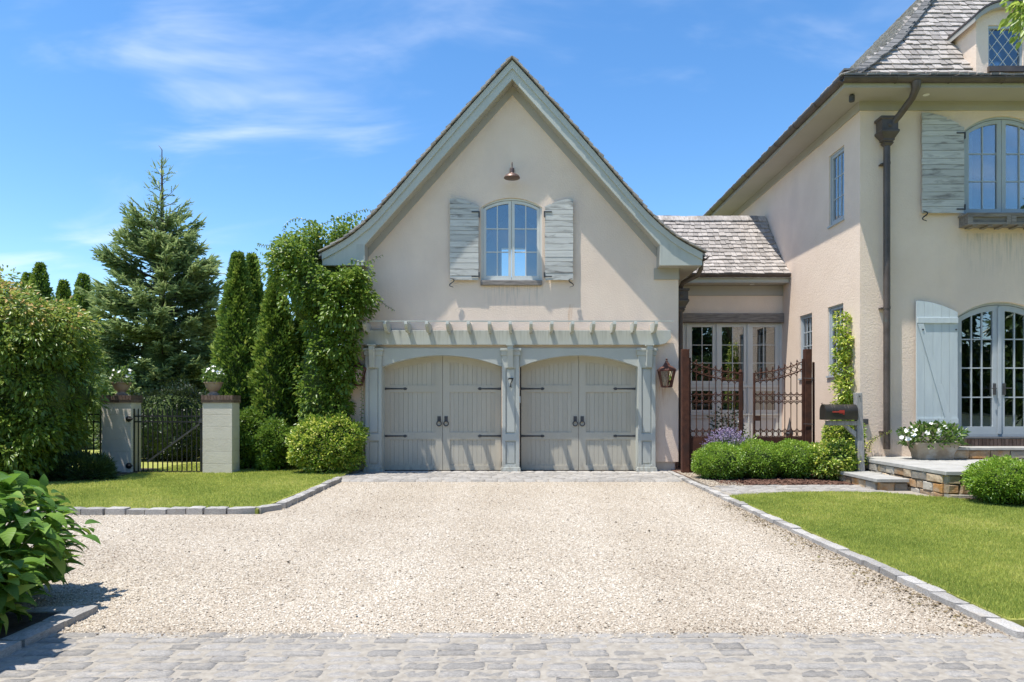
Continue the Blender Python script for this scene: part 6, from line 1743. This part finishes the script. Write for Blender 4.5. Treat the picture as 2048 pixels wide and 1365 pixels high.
for cnt, i in enumerate(order):
    o = Vector(O[i]); d = (Vector((o.x, o.y, 0))*.8 + Vector((q.uniform(-.6, .6), q.uniform(-.6, .6), q.uniform(-.45, .30)))).normalized()
    up = (o*.55 + Vector((q.uniform(-.25, .25), q.uniform(-.25, .25), .9))); s_ = up.cross(d).normalized(); up = d.cross(s_)
    ln = q.uniform(.11, .19); wd = ln * q.uniform(.85, 1.1)
    Pp = Vector(P[i]) - d*ln*.4
    mt = Matrix(((d.x*ln, s_.x*wd, up.x*ln, Pp.x), (d.y*ln, s_.y*wd, up.y*ln, Pp.y), (d.z*ln, s_.z*wd, up.z*ln, Pp.z), (0, 0, 0, 1)))
    if cnt < 300:
        ob = bpy.data.objects.new('leaf', q.choice(LV)); COL.objects.link(ob); setpar(ob, hyd); ob.matrix_basis = mt
    else: extra.append((q.choice(LV), mt))
Vs, Ts, bq = [], [], 0
for me, mt in extra:
    me.calc_loop_triangles(); v_ = np.empty(len(me.vertices)*3, dtype=np.float32); me.vertices.foreach_get('co', v_); t_ = np.empty(len(me.loop_triangles)*3, dtype=np.int32); me.loop_triangles.foreach_get('vertices', t_)
    Vs.append((np.c_[v_.reshape(-1, 3), np.ones(len(me.vertices))] @ np.array(mt).T)[:, :3]); Ts.append(t_.reshape(-1, 3) + bq); bq += len(me.vertices)
o = link_mesh('leaves', np_mesh('leaves', np.concatenate(Vs), np.concatenate(Ts)), hym, hyd, True); o['kind'] = 'stuff'
branches('stem', (-3.72, 4.5, .03), [tuple(P[i]) for i in range(0, len(P), 16)], .012, hyd, 12, .05, M('green_stem', (.10, .13, .04), (.16, .17, .06), ns=9, rough=.7))
flowers(hyd, (-3.92, 4.95, .90), (.06, .06, .05), 26, 88, .022, attr_mat('green_bud', [(0, (.26, .34, .09)), (1, (.42, .46, .18))]), 'flower_head')

# ---- tree whose twigs hang into the top right corner
bh = thing('boundary_hedge', 'dark boundary hedge far behind the spruce and arborvitae', 'hedge', (-12, 27, 0))
r = np.random.default_rng(99); n = 16000
hP = np.stack([r.uniform(-27, -2.5, n), 26.5 + .6*r.random(n), r.uniform(0, 1, n)**.7], 1); hP[:, 2] *= 2.9 + .35*np.sin(hP[:, 0]*1.3) + .2*np.sin(hP[:, 0]*3.1)
link_mesh('foliage', leaf_mesh('foliage', hP, unit(r.normal(size=(n, 3)) + np.array([0, -.9, .4])), rdir(r, n), r.uniform(.12, .24, n), r.uniform(.08, .14, n), r.random(n), 'diamond', .2), leafmat('hedge_leaf', [(0, (.03, .055, .012)), (.5, (.05, .085, .018)), (1, (.09, .13, .03))], .25), bh)
MB().box(-27, -2.5, 26.9, 27.8, 0, 2.5).build('inner_foliage', coremat, bh)
tre = thing('maple_tree', 'tree beyond the frame whose bright leaves hang into the upper right corner', 'tree', (9.4, 6.4, .05))
r = np.random.default_rng(91)
Cs, Os = [], []
for c, rad, n in (((8.9, 6.6, 7.6), (1.7, 1.5, 1.6), 300), ((6.60, 8.4, 6.42), (.42, .4, .42), 40), ((6.98, 8.4, 6.1), (.42, .35, .35), 34)):
    p, o = blob_surface(r, n, c, rad, .12, None, .4); Cs.append(p); Os.append(o)
C, O = np.concatenate(Cs), np.concatenate(Os)
P, D, Nn, cid = clumps(r, C, O, .2, 22, -.2, .8)
link_mesh('crown', leaf_mesh('crown', P, D, Nn, r.uniform(.07, .12, len(P)), r.uniform(.05, .075, len(P)), r.normal(.6, .2, len(P)), 'oval', .3), leafmat('maple_leaf', [(0, (.06, .11, .015)), (.5, (.12, .19, .025)), (1, (.26, .32, .06))], .45), tre)
branches('trunk', (9.4, 6.4, .03), [tuple(C[i]) for i in range(0, 280, 24)] + [(6.6, 8.4, 6.4), (6.98, 8.4, 6.1)], .14, tre, 2, .3)

# ---- trees across the street, seen only as reflections in the glass
gst = leafmat('street_tree_leaf', [(0, (.020, .038, .010)), (.5, (.035, .065, .016)), (1, (.07, .11, .03))], .2)
r = np.random.default_rng(95)
p, o = blob_surface(r, 420, (0, 0, 4.6), (2.7, 2.4, 4.2), .15, .6, .3)
P, D, Nn, cid = clumps(r, p, o, .45, 14, 0, .8)
st_me = leaf_mesh('crown', P, D, Nn, r.uniform(.25, .42, len(P)), r.uniform(.16, .26, len(P)), r.normal(.45, .2, len(P)), 'oval', .2)
cr_me = core_mesh((0, 0, 4.6), (2.1, 1.9, 3.6), 5).build('inner_foliage', coremat, None, smooth=True)
tk = MB().tube([(0, 0, 0), (.1, 0, 1.5), (0, .1, 3.5)], [.2, .16, .1], 8).build('trunk', bark, None, smooth=True)
spots = [(-16, -13), (-10.5, -14.5), (-5, -13.5), (.5, -15), (5.5, -13.5), (10.5, -14.5), (15.5, -12.5), (20, -9), (23.5, -4), (25, 2)]
nm = ['first', 'second', 'third', 'fourth', 'fifth', 'sixth', 'seventh', 'eighth', 'ninth', 'tenth']
for i, (x, y) in enumerate(spots):
    tt = thing('street_tree', 'dark leafy street tree reflected in the ground-floor window glass', 'tree', (0, 0, 0), 'street trees reflected in the glass')
    if i == 0:
        link_mesh('crown', st_me, gst, tt); setpar(cr_me, tt); setpar(tk, tt)
        first = tt
    else:
        for ch in list(first.children):
            c = ch.copy(); COL.objects.link(c); c.parent = tt; c.matrix_parent_inverse = Matrix()
    tt.location = (x, y, -.06); tt.rotation_euler = (0, 0, i*1.1); tt.scale = (1, 1, .92 + .12*(i % 3))
first.location = (spots[0][0], spots[0][1], -.06)

hd = thing('street_hedge', 'tall dark hedge across the street mirrored in the French door glass', 'hedge', (4, -11, 0))
r = np.random.default_rng(97); n = 26000
hP = np.stack([r.uniform(-24, 32, n), -10.6 - .8*r.random(n)**2 + .25*np.sin(r.uniform(0, 60, n)), r.uniform(0, 4.6, n)], 1)
link_mesh('foliage', leaf_mesh('foliage', hP, unit(r.normal(size=(n, 3)) + np.array([0, .9, .3])), rdir(r, n), r.uniform(.16, .3, n), r.uniform(.10, .18, n), r.random(n), 'diamond', .2), gst, hd)
MB().box(-24, 32, -12.2, -11.2, 0, 4.5).build('inner_foliage', coremat, hd)
gw = thing('street_wall', 'low white wall across the street mirrored in the lower door panes', 'wall', (4, -8.6, 0))
MB().box(-20, 28, -8.8, -8.5, -.05, .82).build('body', whitem, gw)
MB().box(-20, 28, -8.86, -8.44, .821, .90).build('coping', bluestone, gw)

# ---- labels of the setting
SET = {'ground': 'wide grassy ground running out to the horizon', 'driveway': 'pale gravel forecourt in front of the garage', 'paving_bed': 'sandy bed under the cobbled strip nearest the camera',
       'lawn': 'mown lawn between the gravel and the gate piers', 'lawn.001': 'mown lawn between the drive kerb and the terrace', 'mulch_bed': 'brown mulch bed under the row of box balls',
       'mulch_bed.001': 'brown mulch bed at the foot of the terrace wall', 'planting_bed': 'dark soil bed under the broad leafy shrub', 'planting_bed.001': 'dark soil bed under the hydrangea',
       'gravel_strip': 'narrow gravel strip between kerb and rusty gate', 'cobble_paving': 'grey cobbled strip across the mouth of the drive', 'kerb': 'long straight granite kerb between gravel and terrace lawn',
       'kerb.001': 'granite kerb angling from the garage apron round the lawn corner', 'kerb.002': 'straight granite kerb along the front of the gate lawn', 'kerb.003': 'granite kerb beside the hydrangea bed and cobbles',
       'kerb.004': 'short granite kerb behind the hydrangea', 'garage_apron': 'grey stone sett apron under the garage doors', 'path': 'grey sett path from the drive to the terrace step',
       'gravel': 'loose pale gravel over the forecourt', 'gravel.001': 'loose pale gravel by the rusty gate post', 'pebbles': 'dark pebbles scattered over the pale gravel', 'leaf_litter': 'dry leaf litter along the drive kerb',
       'mulch': 'bark chips under the row of box balls', 'mulch.001': 'bark chips by the terrace wall', 'grass': 'short grass blades of the terrace lawn', 'grass.001': 'short grass blades of the gate lawn'}
for n_, l_ in SET.items():
    if n_ in bpy.data.objects: bpy.data.objects[n_]['label'] = l_
